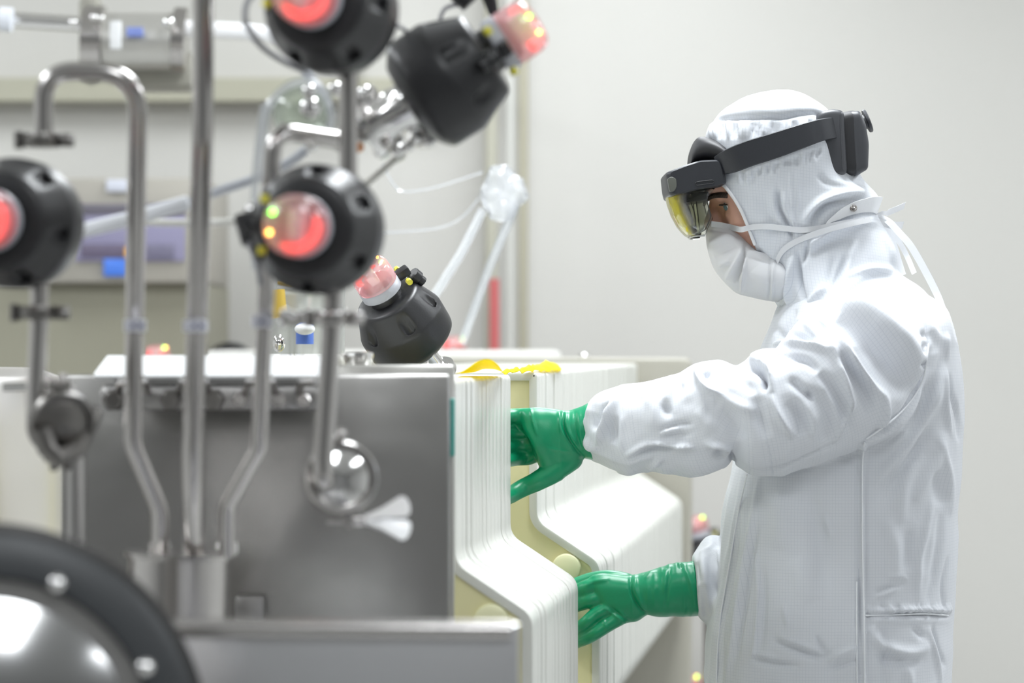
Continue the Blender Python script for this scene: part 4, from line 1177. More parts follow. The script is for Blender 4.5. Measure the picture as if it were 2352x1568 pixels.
# skid under the plates
sk = thing('plate_skid', 'dark steel skid frame carrying the stack of plates', 'frame', (0, 4.8, 0))
obj('rail', rbox(MB(), -0.36, -0.30, 3.45, 6.16, 0.555, 0.602), steel_sat, sk)
obj('rail', rbox(MB(), -0.09, -0.04, 3.45, 6.16, 0.555, 0.602), steel_sat, sk)
for d in (3.5, 4.8, 6.05):
    for lx in (-0.36, -0.09):
        obj('leg', rbox(MB(), lx, lx + 0.05, d, d + 0.05, 0, 0.556), steel_sat, sk)

# yellow protective film lying along the top of the plates
film_y = film_mat('yellow_film', (0.97, 0.84, 0.03), 0.03, 0.3, 0.05, 0.45)
def sheet(name, pts_a, pts_b, m, label, cat, amp=0.002, th=0.0008, nx=34, ny=8):
    A = catmull(np.array([list(p) for p in pts_a]), 8); B = catmull(np.array([list(p) for p in pts_b]), 8)
    ia = np.linspace(0, len(A) - 1, nx); 
    A = np.stack([np.interp(ia, np.arange(len(A)), A[:, c]) for c in range(3)], 1)
    ib = np.linspace(0, len(B) - 1, nx)
    B = np.stack([np.interp(ib, np.arange(len(B)), B[:, c]) for c in range(3)], 1)
    vs = []
    for j in range(ny + 1):
        t = j / ny
        row = A * (1 - t) + B * t
        row[:, 2] += (vnoise(row * 40, 5) * amp + 0.5 * amp * math.sin(t * PI))
        vs.append(row)
    V = np.concatenate(vs)
    F = np.array([(j * nx + i, j * nx + i + 1, (j + 1) * nx + i + 1, (j + 1) * nx + i) for j in range(ny) for i in range(nx - 1)])
    base = Vector((float(V[:, 0].mean()), float(V[:, 1].mean()), float(V[:, 2].min())))
    o = mesh_obj(name, V - np.array(base), F, m, label=label, cat=cat)
    o.location = base
    sd = o.modifiers.new('th', 'SOLIDIFY'); sd.thickness = th
    return o
def tp3(x, y, d): return FP(x, y, d)
sheet('film_sheet', [tp3(1046, 857, 3.72), tp3(1066, 850, 3.72), tp3(1098, 829, 3.74), tp3(1125, 825, 3.74), tp3(1145, 838, 3.76), tp3(1156, 856, 3.8)],
      [tp3(1060, 856, 3.95), tp3(1090, 853, 3.95), tp3(1110, 846, 3.95), tp3(1130, 846, 3.95), tp3(1146, 850, 3.98), tp3(1158, 855, 4.0)], film_y, 'bright yellow film humped up on top of the nearest filter plates', 'plastic film', 0.0006)
sheet('film_sheet', [tp3(1150, 854, 4.08), tp3(1190, 846, 4.30), tp3(1230, 838, 4.5), tp3(1262, 830, 4.7), tp3(1285, 846, 4.9)],
      [tp3(1160, 858, 4.08), tp3(1200, 854, 4.30), tp3(1240, 852, 4.45), tp3(1275, 850, 4.6), tp3(1290, 852, 4.7)], film_y, 'crumpled pale yellow film strip on top of the far stack of plates', 'plastic film', 0.004)

# ------------------------------------------------------------------ steel end plate and press head
head_p = thing('press_head', 'grey brushed steel press head plate in front of the filter plates', 'machine plate', (-0.5, 3.4, 0))
b = MB(); b.box(((FP(-200, 0, 3.40).x + FP(1034, 0, 3.40).x) / 2, 3.42, (H - 0.041 + 0.62) / 2), (FP(1034, 0, 3.40).x - FP(-200, 0, 3.40).x, 0.04, H - 0.041 - 0.62), 0.003)
b = MB()
xa = FP(140, 0, 3.4).x; xb = FP(1032, 0, 3.4).x
b.box(((xa + xb) / 2, 3.42, (H - 0.0395 + 0.62) / 2), (xb - xa, 0.04, H - 0.0395 - 0.62), 0.004)
obj('face_plate', b, mat('face_plate_steel', (0.46, 0.45, 0.435), 0.27, 1.0, bump=1.0, bscale=1.8, bdist=0.012, var=0.12, vscale=3), head_p)
xa2 = FP(775, 0, 3.46).x; xb2 = FP(1043, 0, 3.46).x
obj('back_plate', MB().box(((xa2 + xb2) / 2, 3.47, (H - 0.0285 + 0.62) / 2), (xb2 - xa2, 0.05, H - 0.0285 - 0.62), 0.004), mat('back_plate_steel', (0.55, 0.54, 0.51), 0.35, 1.0, var=0.05), head_p)
obj('reflection_strip', MB().pbox(1033, 915, 1044, 1048, 3.425, 0.03, 0.002), mat('teal_reflection', (0.10, 0.38, 0.33), 0.5), head_p, label='teal reflection on the plate edge')  # teal reflection on the plate edge, put in as a thin coloured box
for x in (xa + 0.03, xb - 0.05):
    obj('foot', MB().box((x, 3.42, 0.31), (0.06, 0.04, 0.63), 0.004), steel_sat, head_p)
obj('bevel_rail', MB().prism([(p[1], p[2]) for p in [(0, 3.30, H - 0.0165), (0, 3.30, H - 0.019), (0, 3.315, H - 0.041)]], 0, 1) if False else
    (lambda q: q)(MB().add([(x, y, z) for x in (FP(225, 0, 3.3).x, FP(740, 0, 3.3).x) for (y, z) in ((3.268, H - 0.0395), (3.272, H - 0.0365), (3.378, H - 0.0165), (3.398, H - 0.0165), (3.398, H - 0.043), (3.272, H - 0.043))],
    [(0, 1, 2, 3, 4, 5), (11, 10, 9, 8, 7, 6)] + [(k, 6 + k, 6 + (k + 1) % 6, (k + 1) % 6) for k in range(6)])), mat('white_enamel', (0.92, 0.93, 0.94), 0.25), head_p, label='white sloping rail along the top')
# dark square foot plate behind cylinder
obj('bracket', MB().pbox(540, 1370, 606, 1425, 3.36, 0.02), steel_sat, head_p)
# long pipe rail with bolts
rail = thing('pipe_rail', 'horizontal steel clamping rail with bolts crossing behind the vertical pipes', 'rail', FP(480, 940, 3.28))
obj('bar', MB().pbox(228, 884, 735, 942, 3.28, 0.05, 0.008), steel_sat, rail)
for x in (262, 392, 492, 552, 640, 700):
    r_ = 0.011 if x in (262, 392, 492) else 0.008
    obj('bolt', MB().bolt(FP(x, 918, 3.28), (0, -1, 0), r_, 0.012), steel_dark if x in (262, 392, 492) else steel, rail)
for x in (305, 445, 598, 720):
    obj('saddle', MB().tube([FP(x - 34, 900, 3.272), FP(x - 28, 880, 3.24), FP(x, 876, 3.2), FP(x + 28, 880, 3.24), FP(x + 34, 900, 3.272)], 0.005, 10), steel, rail)
rod = obj('rod', MB().tube([FP(8, 889, 3.25), FP(120, 886, 3.25)], 0.0055, 12), steel_pol, None, 'thin bright steel rod end at the far left above the clamp', 'rod')
# polished vessel at the left
ves = thing('vessel', 'bright polished steel vessel side at far left behind the clamp', 'vessel', (-0.95, 3.70, 0))
obj('shell', MB().lathe([(0.5, 0.0), (0.5, 0.36), (H - 0.06, 0.36), (H - 0.045, 0.355), (H - 0.035, 0.33), (H - 0.033, 0.0)], (-0.95, 3.70, 0), (0, 0, 1), 96), mat('vessel_steel', (0.86, 0.83, 0.81), 0.28, 1.0, bump=0.1, bscale=6), ves)
for t in (0.5, 2.6, 4.7):
    obj('leg', MB().tube([(-0.95 + 0.28 * math.cos(t), 3.70 + 0.28 * math.sin(t), 0), (-0.95 + 0.28 * math.cos(t), 3.70 + 0.28 * math.sin(t), 0.52)], 0.025, 16), steel, ves)

# ------------------------------------------------------------------ vertical pipes
def pipe(name, pts, r, m, label, bend=0.03, group=None, parent=None):
    return obj(name, MB().tube(fillet(pts, bend, 10), r, 20), m, parent, label, 'pipe' if parent is None else None, group)
PR = 0.0098
D1 = 2.95
def P(x, y, d=D1): return FP(x, y, d)
# U-bend pipe from the left valve over to the manifold
pipe('pipe', [P(100, 318), P(100, 162), P(318, 165), P(305, 1020, 3.06), P(368, 1170, 3.10), P(368, 1272, 3.12)], 0.0100, steel, 'steel pipe with an arched top bending down from the left valve to the round manifold', 0.055)
pipe('pipe', [Vector((P(470, 0).x, D1, 2.99)), P(466, 300), P(440, 1100, 3.05), P(446, 1272, 3.12)], 0.0112, steel, 'straight steel pipe rising out of the picture from the middle of the manifold', 0.2)
pipe('pipe', [P(775, 322, 3.0), P(630, 300), P(622, 420), P(595, 1030, 3.06), P(522, 1160, 3.10), P(522, 1272, 3.12)], 0.0092, steel, 'steel pipe behind the middle valve bending down to the right of the manifold', 0.03)
pipe('pipe', [P(800, 60), P(800, 420)], 0.0098, steel, 'short vertical steel pipe between the upper and middle valves')
pipe('pipe', [P(768, 640), P(764, 720)], 0.0105, steel, 'stub of steel pipe under the middle valve')
pipe('pipe', [P(762, 742), P(742, 1050), P(742, 1105), P(775, 1105, 3.05)], 0.0105, steel, 'steel pipe from below the middle valve down to the right clamp', 0.03)
pipe('pipe', [P(90, 640), P(90, 712)], 0.0096, steel, 'stub of steel pipe under the left valve')
pipe('pipe', [P(90, 728), P(82, 900), P(82, 985), P(150, 1000, 3.15), P(175, 1010, 3.2)], 0.0098, steel, 'steel pipe from below the left valve down to the left clamp', 0.035)
pipe('pipe', [P(175, 1000, 3.2), Vector((P(175, 0, 3.2).x, 3.2, 0))], 0.0110, steel_sat, 'dull grey pipe going down behind the left clamp', 0.02)
# white markers on the pipes
tag_m = mat('marker_tape', (0.72, 0.73, 0.80), 0.5)
ink = mat('marker_ink', (0.08, 0.09, 0.22), 0.5)
for (x, y, r) in ((310, 747, 0.0108), (449, 748, 0.0124), (602, 738, 0.0102)):
    c = P(x, y, 3.0)
    tt = thing('pipe_marker', {310: 'pale marker sleeve with dark dots on the pipe with the arched top', 449: 'pale marker sleeve with dark dots on the straight tall pipe', 602: 'pale marker sleeve on the pipe below the middle valve, left side'}[x], 'marker', c, group='marker sleeves on the pipes')
    obj('sleeve', MB().lathe([(-0.0062, r + 0.001), (0.0062, r + 0.001)], c, (0.01, 0, 1), 24), tag_m, tt)
    obj('sleeve_edge', MB().pbox(x - 21, y - 13, x + 24, y + 14, 2.985 if x != 999 else 3, 0.002, 0.0004), tag_m, tt)
    for dx in ((0, 17) if x != 602 else (3,)):
        obj('dot', MB().lathe([(0, 0.0022), (0.0006, 0.0022)], P(x - 3 + dx, y, 2.984), (0, -1, 0), 12), ink, tt)
# round manifold under the three pipe ends
man = thing('manifold', 'round steel manifold pot under the three pipe ends', 'manifold', (FP(412, 1420, 3.15).x, 3.15, FP(412, 1430, 3.15).z - 0.12))
mc = FP(412, 1268, 3.15)
obj('pot', MB().lathe([(-0.20, 0.0), (-0.20, 0.056), (-0.006, 0.056), (-0.006, 0.060), (0, 0.061), (0.001, 0.0)], mc, (0.03, 0, 1), 64), steel, man)
for x in (368, 446, 522):
    obj('ferrule', MB().lathe([(-0.004, 0.012), (0.006, 0.0125), (0.009, 0.0105)], FP(x, 1262, 3.13), (0, 0, 1), 24), steel_pol, man)

# ------------------------------------------------------------------ clamps
def clamp(label, c, axis, r, wing, side, up=Vector((0, 0, 1)), body=True, metal=None, group='pipe clamps with wing nuts'):
    m1, m2 = (steel, steel_pol) if metal is None else (metal, metal)
    t = thing('pipe_clamp', label, 'clamp', c, group=group)
    axis = Vector(axis).normalized()
    obj('ring', MB().lathe([(-0.008, r * 0.84), (-0.009, r), (-0.004, r * 1.08), (0.004, r * 1.08), (0.009, r), (0.008, r * 0.84), (-0.008, r * 0.84)], c, axis, 48), m1, t)
    if body: obj('ferrule', MB().lathe([(-0.006, 0.0), (-0.006, r * 0.8), (0.005, r * 0.83), (0.010, r * 0.5), (0.0115, 0.0)], c, axis, 40), m2, t)
    s = Vector(side).normalized()
    w = axis.cross(s).normalized()
    p = Vector(c) + s * (r * 1.15)
    q = Vector((1, 0, 0)).rotation_difference(s)
    obj('lug', MB().box(p + w * 0.007, (0.022, 0.014, 0.008), 0.002, q), m1, t)
    obj('lug', MB().box(p - w * 0.007, (0.022, 0.014, 0.008), 0.002, q), m1, t)
    ps = Vector(c) - s * (r * 1.15)
    obj('hinge', MB().tube([ps + w * 0.009, ps - w * 0.009], 0.0052, 10), m1, t)
    if wing is not None:
        wv_ = Vector(wing).normalized()
        base = p + s * 0.004
        nt_ = obj('wing_nut', MB().lathe([(0, 0.007), (0.012, 0.006), (0.014, 0.003)], base, wv_, 16).tube([base - wv_ * 0.028, base + wv_ * 0.016], 0.0034, 10), m1, t)
        for k in (-1, 1):
            up_ = axis.cross(wv_).normalized()
            d = (wv_ * 0.9 + up_ * 0.26 * k).normalized()
            n_ = (axis.normalized() + Vector((0, 0, 0.55))).normalized()
            sid = d.cross(n_).normalized()
            a = base + wv_ * 0.010
            bb_ = MB(); vs = []
            for (l, hw, th_) in ((0, 0.003, 0.003), (0.022, 0.006, 0.0022), (0.044, 0.0125, 0.0016), (0.049, 0.010, 0.0014), (0.051, 0.004, 0.001)):
                o_ = a + d * l
                vs += [o_ - sid * hw - n_ * th_, o_ + sid * hw - n_ * th_, o_ + sid * hw + n_ * th_, o_ - sid * hw + n_ * th_]
            fs = [(0, 1, 2, 3), (19, 18, 17, 16)]
            for i in range(4):
                for j in range(4): fs.append((4 * i + j, 4 * i + (j + 1) % 4, 4 * i + 4 + (j + 1) % 4, 4 * i + 4 + j))
            obj('wing', bb_.add(vs, fs), mat('wing_steel', (0.85, 0.85, 0.86), 0.42, 1.0), nt_)
    return t
clamp('large round pipe clamp on the right with two shiny wing paddles pointing right', FP(783, 1098, 2.98), (0.25, -1, 0.1), 0.0365, (1, -0.05, 0.04), (0.3, 0, -1))
obj('bolt_tip', MB().tube([FP(778, 1010, 2.98), FP(790, 985, 2.98)], 0.005, 8), steel, None, 'small clamp bolt end above the large right clamp', 'bolt')
clamp('dark round pipe clamp at lower left, ring seen at an angle', FP(140, 972, 2.95), (0.5, -1, -0.25), 0.033, None, (0.0, 0, -1), metal=steel_dark)
t = thing('clamp_bracket', 'dark steel bolt bracket standing over the lower left clamp', 'bracket', FP(150, 940, 2.98))
obj('block', MB().pbox(108, 875, 166, 935, 2.99, 0.02, 0.004), steel_dark, t)
for (x, y) in ((112, 876), (146, 874), (163, 902), (128, 905)):
    obj('bolt', MB().bolt(FP(x, y, 2.97), (0.1, -1, 0.4), 0.006, 0.01), steel, t)
obj('yoke', MB().tube([FP(96, 985, 2.93), FP(110, 1030, 2.93), FP(130, 1052, 2.93), FP(175, 1030, 2.95), FP(205, 970, 2.98), FP(212, 945, 2.99)], 0.011, 12), steel_dark, t)
obj('lug', MB().pbox(98, 1028, 165, 1062, 2.93, 0.02, 0.004), steel_dark, t)
def small_clamp(label, x, y, d, m=steel):
    t = thing('pipe_clamp', label, 'clamp', FP(x, y, d), group='small band clamps on the pipes')
    c = FP(x, y, d)
    obj('ring', MB().lathe([(-0.006, 0.012), (-0.007, 0.019), (0, 0.021), (0.007, 0.019), (0.006, 0.012)], c, (0, 0, 1), 36), m, t)
    obj('lug', MB().box(c + Vector((0.026, -0.004, 0)), (0.014, 0.012, 0.014), 0.002), m, t)
    obj('hinge', MB().tube([c + Vector((-0.024, -0.003, -0.009)), c + Vector((-0.024, -0.003, 0.009))], 0.005, 10), m, t)
    obj('bolt', MB().tube([c + Vector((0.020, -0.014, 0.001)), c + Vector((0.034, -0.012, -0.002))], 0.0035, 8), m, t)
    return t
small_clamp('dark band clamp above the left valve', 98, 322, 2.93, steel_dark)
small_clamp('dark band clamp below the left valve', 88, 718, 2.93, steel_dark)
small_clamp('band clamp on the pipe under the middle valve', 762, 732, 2.93)
t = thing('knob_cluster', 'tangle of blurred steel clamp knobs left of the pipe under the middle valve', 'clamp', FP(690, 740, 3.05))
obj('arm', MB().tube([FP(640, 735, 3.0), FP(700, 728, 3.0), FP(760, 735, 2.95)], 0.007, 10), steel, t)
for (x, y) in ((655, 718), (672, 724), (705, 722), (728, 722), (648, 742), (790, 722), (804, 728)):
    obj('knob', MB().sphere(FP(x, y, 2.97), 0.0055, 8), steel_pol, t)

# ------------------------------------------------------------------ valve actuators
hub_m = mat('hub_grey', (0.16, 0.16, 0.17), 0.4)
ringg_m = mat('sensor_collar', (0.40, 0.41, 0.45), 0.35)
dome_m = film_mat('indicator_dome', (0.99, 0.64, 0.68), 0.66, 0.12, 0.2, 0.55)
lamp_m = mat('red_lamp', (0.8, 0.08, 0.06), 0.4, emis=(1.0, 0.06, 0.05), estr=1.5)
green_m = mat('green_led', (0.1, 0.8, 0.1), 0.4, emis=(0.16, 1.0, 0.05), estr=14)
amber_m = mat('amber_led', (0.9, 0.6, 0.1), 0.4, emis=(1.0, 0.55, 0.08), estr=14)
label_m = mat('indicator_label', (0.80, 0.84, 0.82), 0.5)
yel_m = mat('yellow_ring', (0.65, 0.60, 0.05), 0.5)
def make_valve():
    t = thing('valve_actuator', 'x', 'valve', (0, 0, 0))
    def fn(a, r, th):
        if r > 0.047 and a > 0.058:      # bolt pockets round the face
            k = round((th - 0.5) / (PI / 3)) * (PI / 3) + 0.5
            dt = (th - k) * 0.058
            dr = r - 0.0580
            g_ = math.exp(-((dt / 0.0068) ** 4) - ((dr / 0.0046) ** 4))
            a = a - 0.016 * g_
        return a, r
    prof = [(0.0, 0.0), (0.0, 0.024), (0.002, 0.046), (0.012, 0.060), (0.018, 0.0655), (0.024, 0.0665), (0.054, 0.0668)]
    prof += [(0.0585 + 0.040 * t, 0.0662 - 0.0162 * t) for t in np.linspace(0, 1, 22)]
    prof += [(0.101, 0.048), (0.103, 0.044), (0.103, 0.028), (0.103, 0.0)]
    obj('body', MB().lathe(prof, n=128, fn=fn), black, t, local=True)
    obj('neck', MB().lathe([(0.100, 0.0), (0.100, 0.026), (0.116, 0.024), (0.117, 0.0)], n=48), black, t, local=True)
    obj('collar', MB().lathe([(0.113, 0.0), (0.113, 0.029), (0.115, 0.0315), (0.127, 0.0315), (0.130, 0.029), (0.130, 0.0)], n=64), ringg_m, t, local=True)
    dm = obj('indicator_dome', MB().lathe([(0.1295, 0.0310), (0.144, 0.0312), (0.156, 0.0305), (0.163, 0.0280), (0.167, 0.0230), (0.1695, 0.012), (0.170, 0.0)], n=56), dome_m, t, local=True, label='pinkish see-through dome glowing red')
    obj('cover_plate', MB().lathe([(0.131, 0.0), (0.131, 0.024), (0.138, 0.021), (0.1385, 0.0)], n=40), mat('dome_core', (0.30, 0.15, 0.17), 0.5), dm, local=True)
    arc = [Vector((0.0225 * math.cos(a), 0.0225 * math.sin(a), 0.148)) for a in np.linspace(-2.2, 0.5, 22)]
    obj('red_lamp', MB().tube(arc, [0.0015, 0.0025, 0.0035] + [0.0048] * 16 + [0.0035, 0.0025, 0.0015], 10), lamp_m, dm, local=True, label='glowing red light strip')
    lb = MB().box((0.003, 0.001, 0.148), (0.0150, 0.032, 0.022), 0.003)
    obj('label_window', lb, label_m, dm, local=True)
    obj('led', MB().sphere((-0.0195, 0.0115, 0.1625), 0.0027, 8), green_m, dm, local=True, label='green light')
    obj('led', MB().sphere((-0.0215, -0.0085, 0.1625), 0.0025, 8), amber_m, dm, local=True, label='amber light')
    cn = MB().box((-0.040, 0.0, 0.122), (0.022, 0.016, 0.014), 0.003)
    obj('connector', cn, black, t, local=True)
    obj('cable_gland', MB().lathe([(0, 0.0105), (0.012, 0.0105), (0.014, 0.008), (0.022, 0.008)], (-0.052, 0.001, 0.112), (-0.3, 0, -1), 12), black, t, local=True)
    for y_ in (0.022, -0.030):
        obj('air_ring', MB().lathe([(0, 0.0045), (0.008, 0.0045)], (-0.039, y_, 0.1175), (0, 1, 0), 12), yel_m, t, local=True, label='yellow air fitting ring')
    # stainless bonnet behind
    bo = obj('bonnet', MB().lathe([(-0.055, 0.0), (-0.055, 0.036), (-0.046, 0.036), (-0.046, 0.024), (-0.012, 0.022), (-0.004, 0.026), (0.004, 0.026), (0.004, 0)], n=48), steel_pol, t, local=True)
    for k in range(4):
        a = PI / 4 + k * PI / 2
        obj('bolt', MB().bolt((0.029 * math.cos(a), 0.029 * math.sin(a), -0.047), (0, 0, 1), 0.005, 0.010), steel, bo, local=True)
    return t
def vrot(axis, upx):
    """local +Z -> axis, local +Y -> as close to upx as possible"""
    z = Vector(axis).normalized(); y = (Vector(upx) - z * Vector(upx).dot(z)).normalized(); x = y.cross(z)
    return Matrix((x, y, z)).transposed().to_quaternion()
v0 = make_valve()
def place(o, x, y, d, axis, up, lab):
    q = vrot(axis, up)
    o.location = FP(x, y, d); o.rotation_mode = 'QUATERNION'; o.rotation_quaternion = q
    o['label'] = lab; o['group'] = 'black valve actuators with indicator domes'
place(v0, 750, 531, 2.95, (-0.15, -1, 0.00), (0.06, 0, 1), 'black round valve actuator in the middle facing the camera, with green and amber lights')
v = dup(v0); place(v, 66, 517, 2.95, (-0.15, -1, 0.0), (-0.35, 0, 1), 'black round valve actuator cut by the left picture edge, its dome half visible')
v = dup(v0); place(v, 785, 36, 2.95, (-0.20, -1, 0.04), (0.55, 0, 1), 'black round valve actuator cut by the top picture edge above the middle one')
v = dup(v0); place(v, 937, 240, 3.10, (0.84, -0.08, 0.54), (-0.45, -0.3, 1), 'black valve actuator seen from the side, tilted up to the right with glowing red dome')
v = dup(v0); place(v, 961, 803, 4.25, (-0.45, -0.5, 0.75), (0, -1, 0.2), 'small black valve actuator behind the press head, right of and below the middle one')
v = dup(v0); place(v, 1632, 1335, 7.2, (-0.25, 0, 0.97), (0, -1, 0.2), 'far black valve actuator with red dome between the plates and the coverall')
v = dup(v0); place(v, 1602, 1702, 7.2, (-0.14, 0, 0.99), (0, -1, 0.2), 'far black valve actuator at the bottom edge, only its red dome showing')
v = dup(v0); place(v, 372, 954, 6.85, (-0.08, 0, 0.99), (0, -1, 0.2), 'far valve actuator behind the white rail, only its pink dome showing')
v = dup(v0); place(v, 536, 846, 7.2, (-0.1, -1.0, 0.0), (0, 0, 1), 'far valve actuator behind the rail, only the top of its dark body showing')
v = dup(v0); place(v, 1050, 926, 7.2, (-0.05, 0, 0.99), (0, -1, 0.2), 'far valve actuator behind the machine cover, only its round red dome showing')
for (x, y) in ((1634, 1345), (1604, 1712)):
    a = FP(x, y, 7.2)
    obj('valve_post', MB().tube([(a.x, 7.2, 0), (a.x, 7.2, a.z - 0.055)], 0.02, 14), steel_sat, None, 'thin steel post under the far red-domed valve ' + ('beside the coverall' if y < 1400 else 'at the bottom edge'), 'post')
a = FP(373, 960, 6.85)
obj('valve_post', MB().tube([(a.x, 6.85, 0), (a.x, 6.85, a.z - 0.05)], 0.02, 14), steel_sat, None, 'hidden steel post under the far pink-domed valve behind the white rail', 'post')
a = FP(966, 812, 4.235)
obj('valve_post', MB().tube([(a.x, 4.235, 0), (a.x, 4.235, a.z - 0.01)], 0.012, 14), steel_sat, None, 'steel riser hidden in the plate gap under the small black valve', 'post')
# valve bodies and fittings behind the side-on valve
vb = thing('valve_block', 'blurred stainless valve block with bolts left of the side-on black valve', 'valve body', FP(880, 300, 3.2))
obj('block', MB().box(FP(868, 272, 3.2), (0.075, 0.06, 0.030), 0.008, Quaternion((0, 1, 0), 1.05)), steel_dark, vb)
obj('flange', MB().lathe([(-0.005, 0.0), (-0.005, 0.046), (0.005, 0.046), (0.005, 0)], FP(876, 285, 3.15), (0.87, 0, 0.49), 40), steel_sat, vb)
for (x, y, r) in ((838, 212, 0.010), (895, 228, 0.015), (870, 350, 0.008), (915, 345, 0.009), (950, 290, 0.010), (955, 315, 0.010), (985, 325, 0.009), (938, 335, 0.009)):
    obj('bolt', MB().sphere(FP(x, y, 3.12), r * 0.8, 8), steel_pol, vb)
obj('bracket', MB().pbox(948, 288, 1000, 338, 3.16, 0.03, 0.006), steel, vb)
obj('branch', MB().tube([FP(775, 322, 3.15), FP(830, 300, 3.18)], 0.014, 16), steel, vb)
for (x, y) in ((822, 268), (824, 338)):
    obj('indicator', MB().sphere(FP(x, y, 3.14), 0.006, 8), mat('orange_cap', (0.8, 0.35, 0.15), 0.4), vb)

# ------------------------------------------------------------------ hoses and cables
hose_w = mat('white_hose', (0.82, 0.84, 0.88), 0.3)
hose_c = film_mat('clear_hose', (0.92, 0.94, 0.96), 0.6, 0.1, 0.3, 0.4)
cab_g = mat('grey_cable', (0.30, 0.30, 0.32), 0.5)
def cable(pts, r, m, label, cat='hose'):
    P_ = catmull(np.array([list(FP(*p)) for p in pts]), 8)
    return obj('hose' if cat == 'hose' else 'cable', MB().tube([Vector(p) for p in P_], r, 14), m, None, label, cat)
cable([(120, 545, 3.1), (205, 526, 3.1), (300, 502, 3.1), (432, 465, 3.1)], 0.0082, hose_w, 'thick white hose rising from the left valve to behind the tall straight pipe')
cable([(432, 465, 3.12), (500, 440, 3.12), (600, 405, 3.12), (690, 355, 3.12), (740, 290, 3.12), (748, 225, 3.12), (700, 165, 3.12)], 0.0055, mat('grey_hose', (0.55, 0.57, 0.62), 0.25), 'grey hose sweeping up behind the middle valve in a loop')
cable([(330, 510, 3.15), (440, 512, 3.15), (572, 507, 3.1)], 0.0042, mat('cream_hose', (0.72, 0.71, 0.66), 0.3), 'thin cream tube running level to the connector of the middle valve')
cable([(606, 420, 3.05), (604, 320, 3.05), (620, 240, 3.05), (680, 190, 3.05), (735, 205, 3.05), (762, 270, 3.05), (740, 330, 3.05)], 0.0050, hose_c, 'clear plastic tube looping above the middle valve')
cable([(585, 620, 3.0), (583, 480, 3.0), (590, 360, 3.0), (606, 240, 3.0)], 0.0036, hose_c, 'thin clear tube hanging straight down left of the middle valve')
cable([(590, -20, 2.95), (566, 10, 2.93), (566, 55, 2.92), (600, 105, 2.94), (650, 140, 2.98), (700, 163, 3.0)], 0.0032, cab_g, 'grey cable looping under the upper valve', 'cable')
cable([(825, 435, 3.2), (870, 398, 3.2), (905, 368, 3.2), (930, 350, 3.2)], 0.0040, mat('cream_hose', (0.7, 0.7, 0.7), 0.3), 'short pale tube between the middle valve and the side-on valve')
cable([(880, 52, 3.0), (915, 60, 3.05), (938, 78, 3.1), (955, 112, 3.12)], 0.0025, cab_g, 'short thin grey cable between the two upper valves', 'cable')
cable([(1010, 45, 3.2), (1025, 18, 3.2), (1070, 8, 3.2)], 0.0025, cab_g, 'thin cable above the side-on valve', 'cable')
cable([(572, 560, 2.9), (590, 600, 2.92), (598, 650, 2.96)], 0.0030, cab_g, 'short cable hanging from the connector of the middle valve', 'cable')
obj('bottle_cap', MB().sphere(FP(575, 490, 2.93), 0.008, 8, (0.8, 0.8, 1.5)), steel_pol, None, 'shiny metal fitting on the black connector left of the middle valve', 'fitting')
obj('cable_gland', MB().tube([FP(570, 500, 2.93), FP(572, 560, 2.92)], [0.015, 0.008], 12), black, None, 'black cable connector left of the middle valve', 'connector')
obj('cable_gland', MB().tube([FP(1052, -20, 3.2), FP(1080, 10, 3.2)], [0.013, 0.011], 12), black, None, 'black connector at the top edge, left one above the side-on valve', 'connector')
obj('cable_gland', MB().tube([FP(1120, -20, 3.2), FP(1135, 35, 3.2)], [0.010, 0.006], 12), black, None, 'black connector at the top edge, right one beside the red dome', 'connector')
# clear tubing bundle hanging near the wall
film_c = film_mat('clear_film', (0.92, 0.94, 0.97), 0.6, 0.12, 0.28, 0.5)
bn = thing('tubing_bundle', 'bundle of clear bagged tubing hanging in front of the wall pipes', 'tubing', FP(1150, 420, 5.6))
bb = MB()
V, F = remesh([MB().sphere(FP(1148, 425, 5.6), 0.040, 12, (0.8, 0.6, 1.0)), MB().sphere(FP(1180, 440, 5.6), 0.028, 10), MB().sphere(FP(1125, 450, 5.6), 0.022, 10), MB().sphere(FP(1150, 478, 5.6), 0.03, 10, (1, .8, .8))], 0.004)
V = smooth_v(V, F, 3); N = normals_of(V, F); V = V + N * (0.005 * ridged(V * 40, 4))[:, None]
mesh_obj('bag', V, F, film_c, bn)
obj('tube', MB().tube([FP(1110, 480, 5.6), FP(1060, 580, 5.6), FP(985, 700, 5.6)], 0.009, 12), film_c, bn)
obj('tube', MB().tube([FP(1185, 470, 5.6), FP(1130, 600, 5.6), FP(1060, 790, 5.6)], 0.009, 12), film_c, bn)
for pts in ([(880, 380), (905, 425), (930, 440), (1000, 430), (1110, 395)], [(870, 535), (1000, 525), (1060, 500), (1100, 455)]):
    P_ = catmull(np.array([list(FP(x, y, 5.6)) for x, y in pts]), 6)
    obj('thin_line', MB().tube([Vector(p) for p in P_], 0.0022, 8), film_c, bn)

